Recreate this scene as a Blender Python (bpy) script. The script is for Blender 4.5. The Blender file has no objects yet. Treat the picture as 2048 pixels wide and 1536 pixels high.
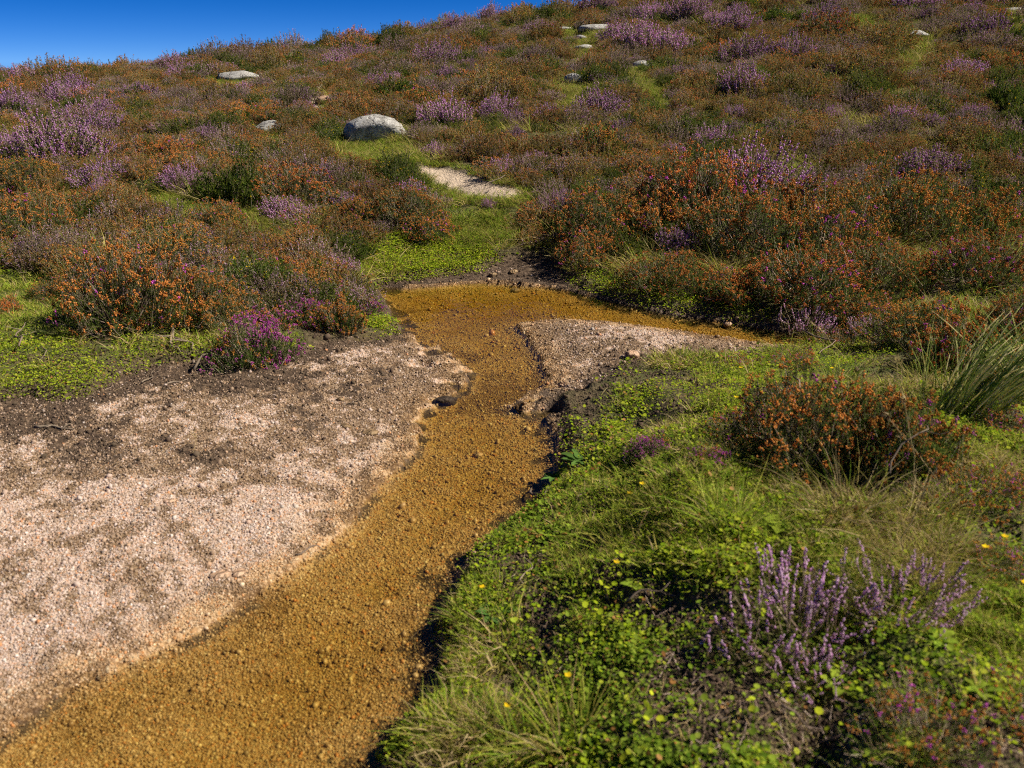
import bpy, math, random
import numpy as np
from mathutils import Vector

R = math.radians
S = bpy.context.scene
COL = S.collection
rng = np.random.default_rng(7)
random.seed(7)

# ------------------------------------------------------------------ camera, sky, sun, exposure
EYE = np.array([0.0, 0.0, 1.6]); PITCH = R(20.0); FPX = 1773.0     # FPX: focal length in pixels of a 2048 px wide picture
cam = bpy.data.objects.new('camera', bpy.data.cameras.new('camera')); COL.objects.link(cam)
cam.location = EYE; cam.rotation_euler = (R(90) - PITCH, 0, 0)
cam.data.sensor_width = 36.0; cam.data.lens = FPX / 2048 * 36.0
cam.data.clip_start = 0.05; cam.data.clip_end = 2000.0
cam.data.dof.use_dof = True; cam.data.dof.focus_distance = 9.0; cam.data.dof.aperture_fstop = 4.5
S.camera = cam

SUN_EL, SUN_AZ = R(45.0), R(91.0)       # azimuth from +Y (straight ahead) towards +X (right)
w = bpy.data.worlds.new('World'); S.world = w; w.use_nodes = True
nt = w.node_tree; bg = nt.nodes['Background']
sky = nt.nodes.new('ShaderNodeTexSky'); sky.sky_type = 'NISHITA'; sky.sun_disc = False
sky.sun_elevation = SUN_EL; sky.sun_rotation = SUN_AZ
sky.altitude = 6000; sky.air_density = 0.5; sky.dust_density = 0.0; sky.ozone_density = 7.0
hs = nt.nodes.new('ShaderNodeHueSaturation'); hs.inputs['Saturation'].default_value = 1.22; hs.inputs['Hue'].default_value = 0.507
nt.links.new(sky.outputs[0], hs.inputs['Color']); nt.links.new(hs.outputs[0], bg.inputs[0])
bg.inputs[1].default_value = 0.073

sun = bpy.data.objects.new('sun', bpy.data.lights.new('sun', 'SUN')); COL.objects.link(sun)
sun.data.energy = 5.0; sun.data.angle = R(0.53); sun.data.color = (1.0, 0.92, 0.78)
sd = Vector((math.cos(SUN_EL) * math.sin(SUN_AZ), math.cos(SUN_EL) * math.cos(SUN_AZ), math.sin(SUN_EL)))
sun.rotation_euler = sd.to_track_quat('Z', 'Y').to_euler()
vs = S.view_settings
vs.view_transform = 'Standard'; vs.look = 'None'; vs.gamma = 1.0; vs.exposure = 0.65; vs.use_curve_mapping = False
cy = S.cycles
cy.use_adaptive_sampling = True; cy.adaptive_threshold = 0.03
cy.max_bounces = 5; cy.diffuse_bounces = 3; cy.glossy_bounces = 2; cy.transmission_bounces = 3
cy.transparent_max_bounces = 8; cy.volume_bounces = 0
cy.filter_width = 1.1; cy.use_denoising = False
cy.caustics_reflective = False; cy.caustics_refractive = False

# ------------------------------------------------------------------ noise and small maths
def _h(ix, iy, s):
    n = (ix.astype(np.int64) * 374761393 + iy.astype(np.int64) * 668265263 + s * 1442695041) & 0xFFFFFFFF
    n = ((n ^ (n >> 13)) * 1274126177) & 0xFFFFFFFF
    return ((n ^ (n >> 16)) & 0xFFFFFF) / float(0xFFFFFF)
def vnoise(x, y, s=0):
    ix, iy = np.floor(x), np.floor(y); fx, fy = x - ix, y - iy
    ux, uy = fx * fx * (3 - 2 * fx), fy * fy * (3 - 2 * fy)
    a, b = _h(ix, iy, s), _h(ix + 1, iy, s); c, d = _h(ix, iy + 1, s), _h(ix + 1, iy + 1, s)
    return (a * (1 - ux) + b * ux) * (1 - uy) + (c * (1 - ux) + d * ux) * uy
def fbm(x, y, sc, oct=4, s=0):
    v, amp, tot = 0.0, 1.0, 0.0
    for o in range(oct):
        v = v + amp * vnoise(x / sc * 2 ** o + 17.3 * o, y / sc * 2 ** o - 9.1 * o, s + o); tot += amp; amp *= 0.5
    return v / tot            # 0..1, mean 0.5
def sstep(a, b, x):
    t = np.clip((x - a) / (b - a), 0, 1); return t * t * (3 - 2 * t)

FWD = np.array([0, math.cos(PITCH), -math.sin(PITCH)]); UP = np.array([0, math.sin(PITCH), math.cos(PITCH)])
def ray(u, v):
    d = FWD + np.array([1.0, 0, 0]) * (u - 1024) / FPX + UP * (768 - v) / FPX
    return d
def flat(u, v, z=0.0):
    d = ray(u, v); t = (z - EYE[2]) / d[2]
    return (EYE + d * t)[:2]
def project(P):
    q = np.asarray(P) - EYE
    dep = q @ FWD
    return 1024 + FPX * q[..., 0] / dep, 768 - FPX * (q @ UP) / dep, dep

# ------------------------------------------------------------------ plan of the valley floor (surveyed outlines, on the water level)
WATER = [flat(*p) for p in [(-900,1900),(-500,1650),(0,1470),(110,1400),(260,1330),(400,1265),(520,1180),(640,1100),(690,1050),(770,960),(830,905),(850,865),
    (838,835),(880,805),(935,775),(940,745),(905,715),(870,690),(800,668),(790,640),(765,595),(752,580),(880,572),(960,564),(1010,567),(1110,574),(1180,592),
    (1290,620),(1420,640),(1545,658),(1700,672),(1700,705),(1530,688),(1440,676),(1300,656),(1200,645),(1110,642),(1035,650),(1060,680),(1080,720),(1095,760),
    (1065,790),(1010,808),(1090,833),(1120,868),(1118,920),(1102,970),(1072,1010),(1000,1058),(935,1110),(905,1180),(885,1250),(892,1320),(872,1400),
    (822,1442),(782,1500),(772,1536),(720,1700),(600,1900)]]
BARE = [flat(*p) for p in [(-900,1900),(-1500,1300),(-900,960),(-300,872),(0,848),(60,835),(130,842),(200,828),(235,792),(300,768),(420,752),(500,754),(590,740),
    (640,717),(690,702),(745,692),(785,676),(790,650),(770,610),(745,585),(755,574),(880,560),(950,552),(990,540),(1085,538),(1108,548),(1130,562),(1160,582),
    (1290,617),(1420,638),(1545,656),(1700,670),(1702,707),(1530,708),(1470,730),(1330,737),(1240,748),(1185,792),(1110,812),(1124,850),(1132,880),
    (1124,930),(1106,985),(1076,1016),(1002,1062),(937,1113),(907,1180),(887,1250),(894,1320),(874,1400),(824,1444),(784,1502),(774,1538),(722,1700),(602,1900)]]
def sdist(x, y, poly):
    """signed distance to a closed outline, negative inside"""
    d = np.full(x.shape, 1e9); ins = np.zeros(x.shape, bool)
    n = len(poly)
    for i in range(n):
        ax, ay = poly[i]; bx, by = poly[(i + 1) % n]
        ex, ey = bx - ax, by - ay; L = ex * ex + ey * ey + 1e-12
        t = np.clip(((x - ax) * ex + (y - ay) * ey) / L, 0, 1)
        d = np.minimum(d, (x - ax - t * ex) ** 2 + (y - ay - t * ey) ** 2)
        c = ((ay > y) != (by > y)) & (x < (bx - ax) * (y - ay) / (by - ay + 1e-12) + ax)
        ins ^= c
    d = np.sqrt(d)
    return np.where(ins, -d, d)

# skyline of the hill: picture column -> row; gives the crest height along the crest line
SKY_U = np.array([-800, 0, 250, 500, 700, 1000, 1150, 1500, 2048, 3000.])
SKY_V = np.array([180, 157, 145, 112, 94, 40, 18, -35, -110, -200.])
YC, Y0 = 25.0, 7.0
def crest(x):
    u = 1024 + FPX * x / (YC * math.cos(PITCH))
    v = np.interp(u, SKY_U, SKY_V)
    el = (768 - v) / FPX
    k = (-math.sin(PITCH) + el * math.cos(PITCH)) / (math.cos(PITCH) + el * math.sin(PITCH))
    return 1.6 + k * YC - 0.30
def hill(x, y):
    zc = crest(x)
    t = (y - Y0) / (YC - Y0)
    tt = np.clip(t, 0, 1)
    prof = 0.55 * tt + 0.45 * np.sin(tt * math.pi / 2)
    z = zc * prof
    back = np.clip(y - YC, 0, None)
    z = z - 0.0016 * back ** 2 * (back < 40) - (back >= 40) * (0.0016 * 1600 + 0.03 * (back - 40))
    z = np.where(y > Y0, z, 0.0)
    z = z + 0.30 * sstep(7.1, 9.8, y) * (fbm(x, y, 3.2, 3, 11) - 0.5) + 0.12 * sstep(7, 10, y) * (fbm(x, y, 0.9, 2, 12) - 0.5)
    return z

PUDDLES = [(815,667,60,12),(858,690,50,12),(845,681,40,10),(868,704,70,14),(862,716,46,12),(905,716,60,14),(925,732,60,14),(895,736,40,10),(935,748,55,13),(845,742,50,12),
    (898,770,56,14),(922,778,40,13),(862,822,46,20),(846,846,50,20),(852,872,46,22),(1100,778,60,14),(1110,802,90,16),(1150,806,50,12),(880,690,30,8),
    (1050,806,70,16),(1085,826,70,14),(790,664,40,10),(885,802,60,18),(780,578,60,8),(1005,572,60,8)]
PUD = []
for (u, v, wpx, hpx) in PUDDLES:
    x, y = flat(u, v); dep = math.hypot(y, 1.6)
    PUD.append((x, y, wpx * .5 * dep / FPX, hpx * .5 * dep * dep / (1.6 * FPX)))

def ground_fields(x, y):
    jx = 0.05 * (fbm(x, y, 0.22, 3, 31) - 0.5); jy = 0.09 * (fbm(x, y, 0.22, 3, 41) - 0.5)
    dW = sdist(x + jx, y + jy, WATER); dB = sdist(x + jx, y + jy, BARE)
    lump = fbm(x, y, 0.14, 3, 3) - 0.5
    bed = -0.014 - 0.018 * sstep(0, .08, -dW) - 0.016 * sstep(.05, 0.45, -dW) + 0.018 * lump * sstep(0, .2, -dW) + .012 * (fbm(x, y, .55, 2, 9) - .5) * sstep(0, .2, -dW)
    ripple = 0.0025 * np.sin((x * 0.5 + y) * 42 + 6 * fbm(x, y, .4, 2, 8)) * sstep(.05, .3, -dW)
    bar = 0.012 + 0.05 * sstep(0, 0.5, dW) + 0.05 * sstep(0.3, 1.6, dW) + 0.030 * lump * sstep(0, .1, dW) + 0.05 * (fbm(x, y, .7, 2, 5) - .5) * sstep(0.05, .4, dW)
    z = np.where(dW < 0, bed + ripple, bar)
    # hoof prints and little pools on the soft margin
    pud = np.zeros_like(x)
    for (px, py, a, b) in PUD:
        q = ((x - px) / a) ** 2 + ((y - py) / b) ** 2
        k = np.exp(-(q * 0.9) ** 2); pud = np.maximum(pud, k)
        z = z - 0.040 * np.where(dW > 0, 1, .35) * k + 0.012 * np.exp(-((np.sqrt(q) - 1.55) * 2.2) ** 2) * (dW > 0)
    # vegetated bank rising from the bare ground
    nearR = sstep(-.1, .5, x) * sstep(4.2, 2.6, y)
    h1 = (0.04 + 0.06 * nearR) * (0.5 + fbm(x, y, .3, 3, 21)); h2 = 0.06 + 0.10 * nearR
    z = z + np.where(dB > 0, h1 * sstep(0, .06, dB) + h2 * sstep(.03, .9, dB) + 0.05 * sstep(.5, 2.5, dB) + (0.08 + .12 * nearR) * (fbm(x, y, .30, 3, 23) - .5) * sstep(.05, .4, dB), 0)
    z = z + hill(x, y)
    dirt = fbm(x, y * .8, 0.050, 3, 51); big = fbm(x, y, 0.30, 4, 53)
    up = sstep(2.5, 3.7, y + 0.10 * x)          # towards the bank the bar carries more peat dust
    dmask = sstep(0.44, 0.64, .55 * dirt + .45 * big + (.16 - .07 * (x > .05)) * up - .005 + .05 * sstep(.20, .0, dW))
    dmask = np.where(dW < 0, dmask * .30 * sstep(-.5, 0, dW) + .08 + .30 * sstep(.5, .66, fbm(x * .6, y, .3, 3, 57)), dmask) * (1 - .7 * sstep(.03, .4, pud))
    mud = np.maximum(sstep(0.16, 0.0, -dB + 0.40 * (dirt - .5)) * (dB > -0.5), pud ** 2 * (dW > -0.03))
    mud = np.maximum(mud, .9 * sstep(.50, .66, .5 * big + .5 * dirt + .14 * sstep(.70, .05, -dB)) * sstep(2.7, 3.5, y) * sstep(.10, .45, dW) * np.where(x > .02, .55, 1))
    mud = np.maximum(mud, .9 * sstep(5.7, 6.0, y + .25 * x) * sstep(0, .03, dW) * (dB < .02) * (x < 1.2))
    mud = np.maximum(mud, .75 * np.exp(-((dW + .02) / .025) ** 2) * sstep(.47, .58, fbm(x, y, .25, 3, 59)))
    wet = sstep(0.22, -0.02, dW + 0.25 * (dirt - .5))
    return z, dW, dB, dmask, mud, wet, pud

# ------------------------------------------------------------------ the ground sheet
def axis(lo, hi, step, out_lo, out_hi, g=1.075):
    a = list(np.arange(lo, hi + 1e-9, step)); s = step; b = []
    p = hi
    while p < out_hi: s = min(s * g, 25); p += s; a.append(p)
    s, p = step, lo
    while p > out_lo: s = min(s * g, 25); p -= s; b.append(p)
    return np.array(b[::-1] + a)
GX = axis(-2.6, 2.6, 0.019, -260, 260, 1.045)
GY = axis(1.3, 7.0, 0.019, -120, 420, 1.035)
XX, YY = np.meshgrid(GX, GY)
Z, DW, DB, DIRT, MUD, WET, PUDM = ground_fields(XX, YY)

def bil(A, x, y):
    i = np.clip(np.searchsorted(GX, x) - 1, 0, len(GX) - 2); j = np.clip(np.searchsorted(GY, y) - 1, 0, len(GY) - 2)
    fx = np.clip((x - GX[i]) / (GX[i + 1] - GX[i]), 0, 1); fy = np.clip((y - GY[j]) / (GY[j + 1] - GY[j]), 0, 1)
    return (A[j, i] * (1 - fx) + A[j, i + 1] * fx) * (1 - fy) + (A[j + 1, i] * (1 - fx) + A[j + 1, i + 1] * fx) * fy
def hit(u, v):
    """ground point seen at a place of the survey picture"""
    d = ray(u, v); t = np.arange(1.5, 60, 0.01)
    x, y, z = (EYE[0] + d[0] * t), (EYE[1] + d[1] * t), (EYE[2] + d[2] * t)
    k = np.nonzero(z < bil(Z, x, y))[0]
    i = k[0] if len(k) else len(t) - 1
    return np.array([x[i], y[i], float(bil(Z, x[i:i + 1], y[i:i + 1])[0])]), float(t[i])

# the trodden path on the slope: widen and level the ground a little along it
def in_px(x, y, z, poly):
    u, v, dep = project(np.stack([x, y, z], -1))
    return sdist(u, v, poly)
PATH_PX = [[(815,326),(905,336),(980,354),(1005,368),(1050,374),(1045,396),(985,398),(925,390),(880,368),(840,348)],
           [(612,200),(640,158),(668,152),(672,172),(650,200),(655,225),(620,228)], [(700,250),(740,238),(760,262),(740,275),(705,275)]]
msk = (YY > 6.8) & (YY < 26) & (np.abs(XX) < 16)
PATHM = np.zeros_like(Z)
for poly in PATH_PX:
    d = in_px(XX[msk], YY[msk], Z[msk], poly)
    jit = 10 * (fbm(XX[msk], YY[msk], .25, 3, 77) - .5)
    PATHM[msk] = np.maximum(PATHM[msk], sstep(3, -5, d + jit))
PATHC = np.zeros_like(Z)      # ground in front of the path with nothing tall on it
for poly in PATH_PX[:1] + [[(680, 290), (800, 290), (800, 300), (690, 300)]]:
    PATHC[msk] = np.maximum(PATHC[msk], sstep(15, 5, in_px(XX[msk], YY[msk], Z[msk], [(u, v + dv) for (u, v), dv in zip(poly, [4] * 99)])))
# grassy lawns between the heather
LAWN_PX = [[(-200,550),(120,530),(150,600),(160,670),(110,710),(-200,690)],[(270,395),(350,390),(420,405),(540,420),(560,455),(470,470),(350,430)],[(140,345),(200,360),(190,410),(150,400)],
           [(900,440),(1010,420),(1030,470),(960,500),(900,490)],[(1480,345),(1600,330),(1600,360),(1500,375)],[(1700,30),(1780,40),(1770,70),(1700,60)],[(1300,150),(1350,190),(1330,230),(1290,200)]]
LAWN = np.zeros_like(Z)
msk2 = (YY > 3.4) & (YY < 26) & (np.abs(XX) < 16)
for poly in LAWN_PX:
    d = in_px(XX[msk2], YY[msk2], Z[msk2], poly)
    LAWN[msk2] = np.maximum(LAWN[msk2], sstep(8, -8, d))

LIME_PX = [[(700,490),(780,470),(900,470),(985,480),(1000,515),(950,545),(860,560),(760,570),(690,540)],[(1120,560),(1180,540),(1280,560),(1400,605),(1530,632),(1560,655),(1400,636),(1290,618),(1160,592)],[(-80,690),(60,660),(180,690),(225,745),(200,830),(60,820),(-80,800)],
           [(740,640),(800,640),(820,670),(800,695),(730,690)],[(235,690),(300,660),(400,690),(390,740),(300,755),(240,750)],[(1260,745),(1500,725),(1560,820),(1500,900),(1330,860)],[(1180,1000),(1400,960),(1420,1080),(1220,1110)],[(1560,650),(1760,660),(1780,760),(1600,750)]]
LIMEM = np.zeros_like(Z)
for poly in LIME_PX: LIMEM[msk2] = np.maximum(LIMEM[msk2], sstep(10, -4, in_px(XX[msk2], YY[msk2], Z[msk2], poly)))

# ------------------------------------------------------------------ mesh helpers
def mesh_of(name, V, F, mats, mi=None, smooth=False, attrs=None):
    V = np.asarray(V, np.float32); F = np.asarray(F, np.int32)
    me = bpy.data.meshes.new(name)
    k = F.shape[1]
    me.vertices.add(len(V)); me.vertices.foreach_set('co', V.ravel())
    me.loops.add(F.size); me.loops.foreach_set('vertex_index', F.ravel())
    me.polygons.add(len(F)); me.polygons.foreach_set('loop_start', np.arange(0, F.size, k, dtype=np.int32))
    for m in mats: me.materials.append(m)
    if mi is not None: me.polygons.foreach_set('material_index', np.asarray(mi, np.int32))
    if smooth: me.polygons.foreach_set('use_smooth', np.ones(len(F), bool))
    for an, av in (attrs or {}).items():
        a = me.attributes.new(an, 'FLOAT', 'POINT'); a.data.foreach_set('value', np.asarray(av, np.float32).ravel())
    me.update(calc_edges=True); me.validate()
    return me
def link(name, me, parent=None, loc=None):
    o = bpy.data.objects.new(name, me); COL.objects.link(o)
    if parent is not None: o.parent = parent
    if loc is not None: o.location = loc
    return o
def tag(o, label=None, cat=None, group=None, kind=None):
    if label: o['label'] = label
    if cat: o['category'] = cat
    if group: o['group'] = group
    if kind: o['kind'] = kind
    return o
def unit(a): return a / (np.linalg.norm(a, axis=-1, keepdims=True) + 1e-9)
def perp(D, r):
    q = unit(r.normal(size=D.shape)); s = np.cross(D, q); return unit(s)

class G:
    """collects triangles by material slot"""
    def __init__(s): s.V, s.F, s.M, s.n = [], [], [], 0
    def add(s, V, F, m=0):
        V = np.asarray(V).reshape(-1, 3); F = np.asarray(F).reshape(-1, 3)
        s.V.append(V); s.F.append(F + s.n); s.M.append(np.full(len(F), m)); s.n += len(V)
    def arrays(s): return np.concatenate(s.V), np.concatenate(s.F), np.concatenate(s.M)
    def mesh(s, name, mats, smooth=False):
        V, F, M = s.arrays(); return mesh_of(name, V, F, mats, M, smooth)
    def slot(s, m):
        g = G()
        for V, F, M in zip(s.V, s.F, s.M):
            if M[0] == m: g.add(V, F - F.min(), 0)
        return g
def rep(n, k, base): return (np.arange(n)[:, None, None] * k + np.asarray(base)[None]).reshape(-1, 3)

def needles(g, P, D, L, W, r, m=0):          # one triangle each
    n = len(P); s = perp(D, r) * (W * .5)[:, None]
    V = np.stack([P - s, P + s, P + D * L[:, None]], 1); g.add(V, rep(n, 3, [[0, 1, 2]]), m)
def octs(g, C, A, L, W, r, m=0):             # little six-cornered bells
    n = len(C); s = perp(A, r); t = np.cross(A, s); h = (L * .5)[:, None]; w_ = (W * .5)[:, None]
    V = np.stack([C - A * h, C + s * w_, C + t * w_, C - s * w_, C - t * w_, C + A * h], 1)
    g.add(V, rep(n, 6, [[0, 2, 1], [0, 3, 2], [0, 4, 3], [0, 1, 4], [5, 1, 2], [5, 2, 3], [5, 3, 4], [5, 4, 1]]), m)
def rods(g, P, Q, r0, r1, r, m=0):           # three-sided tapered twigs
    n = len(P); D = unit(Q - P); s = perp(D, r); t = np.cross(D, s); V = []
    for (c, rad) in ((P, r0), (Q, r1)):
        for a in (0, 2.094, 4.189): V.append(c + (s * math.cos(a) + t * math.sin(a)) * rad[:, None])
    g.add(np.stack(V, 1), rep(n, 6, [[0, 1, 4], [0, 4, 3], [1, 2, 5], [1, 5, 4], [2, 0, 3], [2, 3, 5]]), m)
def blades(g, P, D, L, W, B, r, segs=3, m=0):  # bent tapering grass blades
    n = len(P); s = perp(D, r); rows = []
    for k in range(segs + 1):
        t = k / segs; c = P + D * (L * t)[:, None] + B * (L * t * t)[:, None]
        w_ = (W * .5 * (1 - t) ** .7 + 1e-5)[:, None]; rows += [c - s * w_, c + s * w_]
    f = []
    for k in range(segs): a = 2 * k; f += [[a, a + 1, a + 3], [a, a + 3, a + 2]]
    g.add(np.stack(rows, 1), rep(n, 2 * segs + 2, f), m)
def leaves(g, C, Nn, L, W, r, m=0, cup=.12, round_=False):
    n = len(C); u = perp(Nn, r); v = np.cross(Nn, u); l_, w_ = (L * .5)[:, None], (W * .5)[:, None]; d = (L * cup)[:, None]
    if round_:
        V = [C - Nn * d]
        for k in range(7):
            a = 2 * math.pi * k / 7 + .4; V.append(C + u * l_ * math.cos(a) + v * w_ * math.sin(a))
        g.add(np.stack(V, 1), rep(n, 8, [[0, k + 1, (k + 1) % 7 + 1] for k in range(7)]), m)
    else:
        V = [C - u * l_, C - u * l_ * .2 - v * w_ + Nn * d, C + u * l_, C - u * l_ * .2 + v * w_ + Nn * d, C]
        g.add(np.stack(V, 1), rep(n, 5, [[0, 4, 1], [1, 4, 2], [2, 4, 3], [3, 4, 0]]), m)
def path_tube(g, pts, rad, r, sides=5, m=0):
    pts = np.asarray(pts, float); n = len(pts); rows = []
    for i in range(n):
        D = unit(pts[min(i + 1, n - 1)] - pts[max(i - 1, 0)])
        s = unit(np.cross(D, [0.13, 0.2, 1.0])); t = np.cross(D, s)
        for k in range(sides):
            a = 2 * math.pi * k / sides; rows.append(pts[i] + (s * math.cos(a) + t * math.sin(a)) * rad[i] * (1 + .18 * r.normal()))
    f = []
    for i in range(n - 1):
        for k in range(sides):
            a, b = i * sides + k, i * sides + (k + 1) % sides; f += [[a, b, b + sides], [a, b + sides, a + sides]]
    e = (n - 1) * sides
    f += [[0, k + 1, k] for k in range(1, sides - 1)] + [[e, e + k, e + k + 1] for k in range(1, sides - 1)]
    g.add(np.array(rows), np.array(f), m)

# ------------------------------------------------------------------ materials
def new_mat(name):
    m = bpy.data.materials.new(name); m.use_nodes = True; t = m.node_tree; t.nodes.clear()
    out = t.nodes.new('ShaderNodeOutputMaterial'); return m, t, out
def N(t, kind, **kw):
    n = t.nodes.new(kind)
    for k, v in kw.items(): setattr(n, k, v)
    return n
def ramp(t, fac, stops, interp='LINEAR'):
    n = t.nodes.new('ShaderNodeValToRGB'); n.color_ramp.interpolation = interp; e = n.color_ramp.elements
    while len(e) < len(stops): e.new(0.5)
    for q, (p, c) in zip(e, stops): q.position = p; q.color = (*c, 1)
    if fac is not None: t.links.new(fac, n.inputs[0])
    return n.outputs[0]
def mathn(t, op, a, b=None):
    n = N(t, 'ShaderNodeMath', operation=op)
    for i, x in enumerate((a, b)):
        if x is None: continue
        if isinstance(x, (int, float)): n.inputs[i].default_value = x
        else: t.links.new(x, n.inputs[i])
    return n.outputs[0]
def mixc(t, f, a, b, mode='MIX'):
    n = N(t, 'ShaderNodeMix', data_type='RGBA', blend_type=mode)
    for s_, x in ((n.inputs[0], f), (n.inputs[6], a), (n.inputs[7], b)):
        if isinstance(x, (int, float)): s_.default_value = x
        elif isinstance(x, tuple): s_.default_value = (*x, 1)
        else: t.links.new(x, s_)
    return n.outputs[2]
def plant_mat(name, cols, trans=0.3, rough=.5, vary=.25, spec=0., byobj=False):
    """leaf tissue: colour drawn per leaf, shifted per plant; thin, so some light comes through"""
    m, t, out = new_mat(name)
    gi = N(t, 'ShaderNodeNewGeometry'); oi = N(t, 'ShaderNodeObjectInfo')
    k = len(cols); c = ramp(t, oi.outputs['Random'] if byobj else gi.outputs['Random Per Island'], [(i / max(k - 1, 1), cc) for i, cc in enumerate(cols)])
    hv = N(t, 'ShaderNodeHueSaturation')
    v = mathn(t, 'ADD', mathn(t, 'MULTIPLY', oi.outputs['Random'], 2 * vary), 1 - vary)
    hh = mathn(t, 'ADD', mathn(t, 'MULTIPLY', mathn(t, 'FRACT', mathn(t, 'MULTIPLY', oi.outputs['Random'], 7.31)), .02), .491)
    t.links.new(hh, hv.inputs['Hue']); t.links.new(v, hv.inputs['Value']); t.links.new(c, hv.inputs['Color']); c = hv.outputs[0]
    p = N(t, 'ShaderNodeBsdfDiffuse'); p.inputs['Roughness'].default_value = 0.0
    t.links.new(c, p.inputs['Color']); sh = p.outputs[0]
    if trans > 0:
        tr = N(t, 'ShaderNodeBsdfTranslucent'); t.links.new(c, tr.inputs[0]); mx = N(t, 'ShaderNodeMixShader'); mx.inputs[0].default_value = trans
        t.links.new(sh, mx.inputs[1]); t.links.new(tr.outputs[0], mx.inputs[2]); sh = mx.outputs[0]
    if spec > 0:
        gl = N(t, 'ShaderNodeBsdfGlossy'); gl.inputs['Roughness'].default_value = rough; mx = N(t, 'ShaderNodeMixShader'); mx.inputs[0].default_value = spec
        t.links.new(sh, mx.inputs[1]); t.links.new(gl.outputs[0], mx.inputs[2]); sh = mx.outputs[0]
    t.links.new(sh, out.inputs[0])
    return m
MAT = dict(
    twig=plant_mat('heather_twig', [(.15,.10,.07),(.28,.20,.15),(.38,.31,.25)], 0, .8),
    wood=plant_mat('dead_wood', [(.17,.12,.085),(.25,.20,.155)], 0, .85),
    bellgreen=plant_mat('bell_heather_leaf', [(.055,.095,.018),(.11,.165,.03),(.19,.23,.05)], .42),
    bellolive=plant_mat('bell_heather_olive_leaf', [(.12,.115,.026),(.23,.195,.04),(.33,.25,.065)], .42),
    rust=plant_mat('faded_bell_flower', [(.45,.155,.035),(.68,.27,.065),(.76,.39,.13)], .42),
    rustdull=plant_mat('dried_bell_flower', [(.30,.125,.045),(.48,.21,.07),(.56,.31,.13)], .42),
    magenta=plant_mat('magenta_bell_flower', [(.46,.05,.38),(.62,.10,.50),(.68,.22,.50)], .3),
    lingleaf=plant_mat('ling_leaf', [(.12,.125,.035),(.20,.195,.055),(.30,.25,.10)], .42),
    lingbrown=plant_mat('ling_brown_leaf', [(.12,.115,.045),(.20,.175,.07),(.31,.255,.13)], .42),
    lilac=plant_mat('ling_flower', [(.48,.19,.46),(.64,.33,.62),(.76,.50,.73)], .45),
    pinklilac=plant_mat('fresh_ling_flower', [(.78,.40,.72),(.90,.58,.84),(.96,.76,.92)], .45),
    mauve=plant_mat('faded_ling_flower', [(.36,.19,.29),(.50,.30,.41),(.60,.43,.50)], .3),
    gorse=plant_mat('gorse_spine', [(.045,.08,.014),(.10,.145,.024),(.19,.21,.03)], .42),
    yellow=plant_mat('yellow_flower', [(.70,.42,.01),(.80,.58,.02)], .25),
    grass=plant_mat('green_grass', [(.12,.21,.018),(.22,.33,.03),(.34,.42,.05),(.46,.42,.12)], .35),
    moor=plant_mat('moor_grass', [(.19,.21,.03),(.34,.31,.06),(.46,.37,.13)], .35),
    straw=plant_mat('dry_grass', [(.28,.20,.09),(.42,.32,.16),(.50,.40,.22)], .3),
    rush=plant_mat('rush_stem', [(.22,.34,.07),(.38,.46,.12),(.56,.56,.24),(.76,.66,.42)], .5, byobj=True),
    lime=plant_mat('lime_leaf', [(.24,.34,.015),(.42,.50,.025),(.55,.55,.06)], .35, .45),
    leaf=plant_mat('mid_green_leaf', [(.10,.17,.015),(.22,.31,.03),(.36,.42,.06)], .35, .4),
    dock=plant_mat('dock_leaf', [(.07,.15,.03),(.12,.22,.05)], .3, .45),
)
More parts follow.
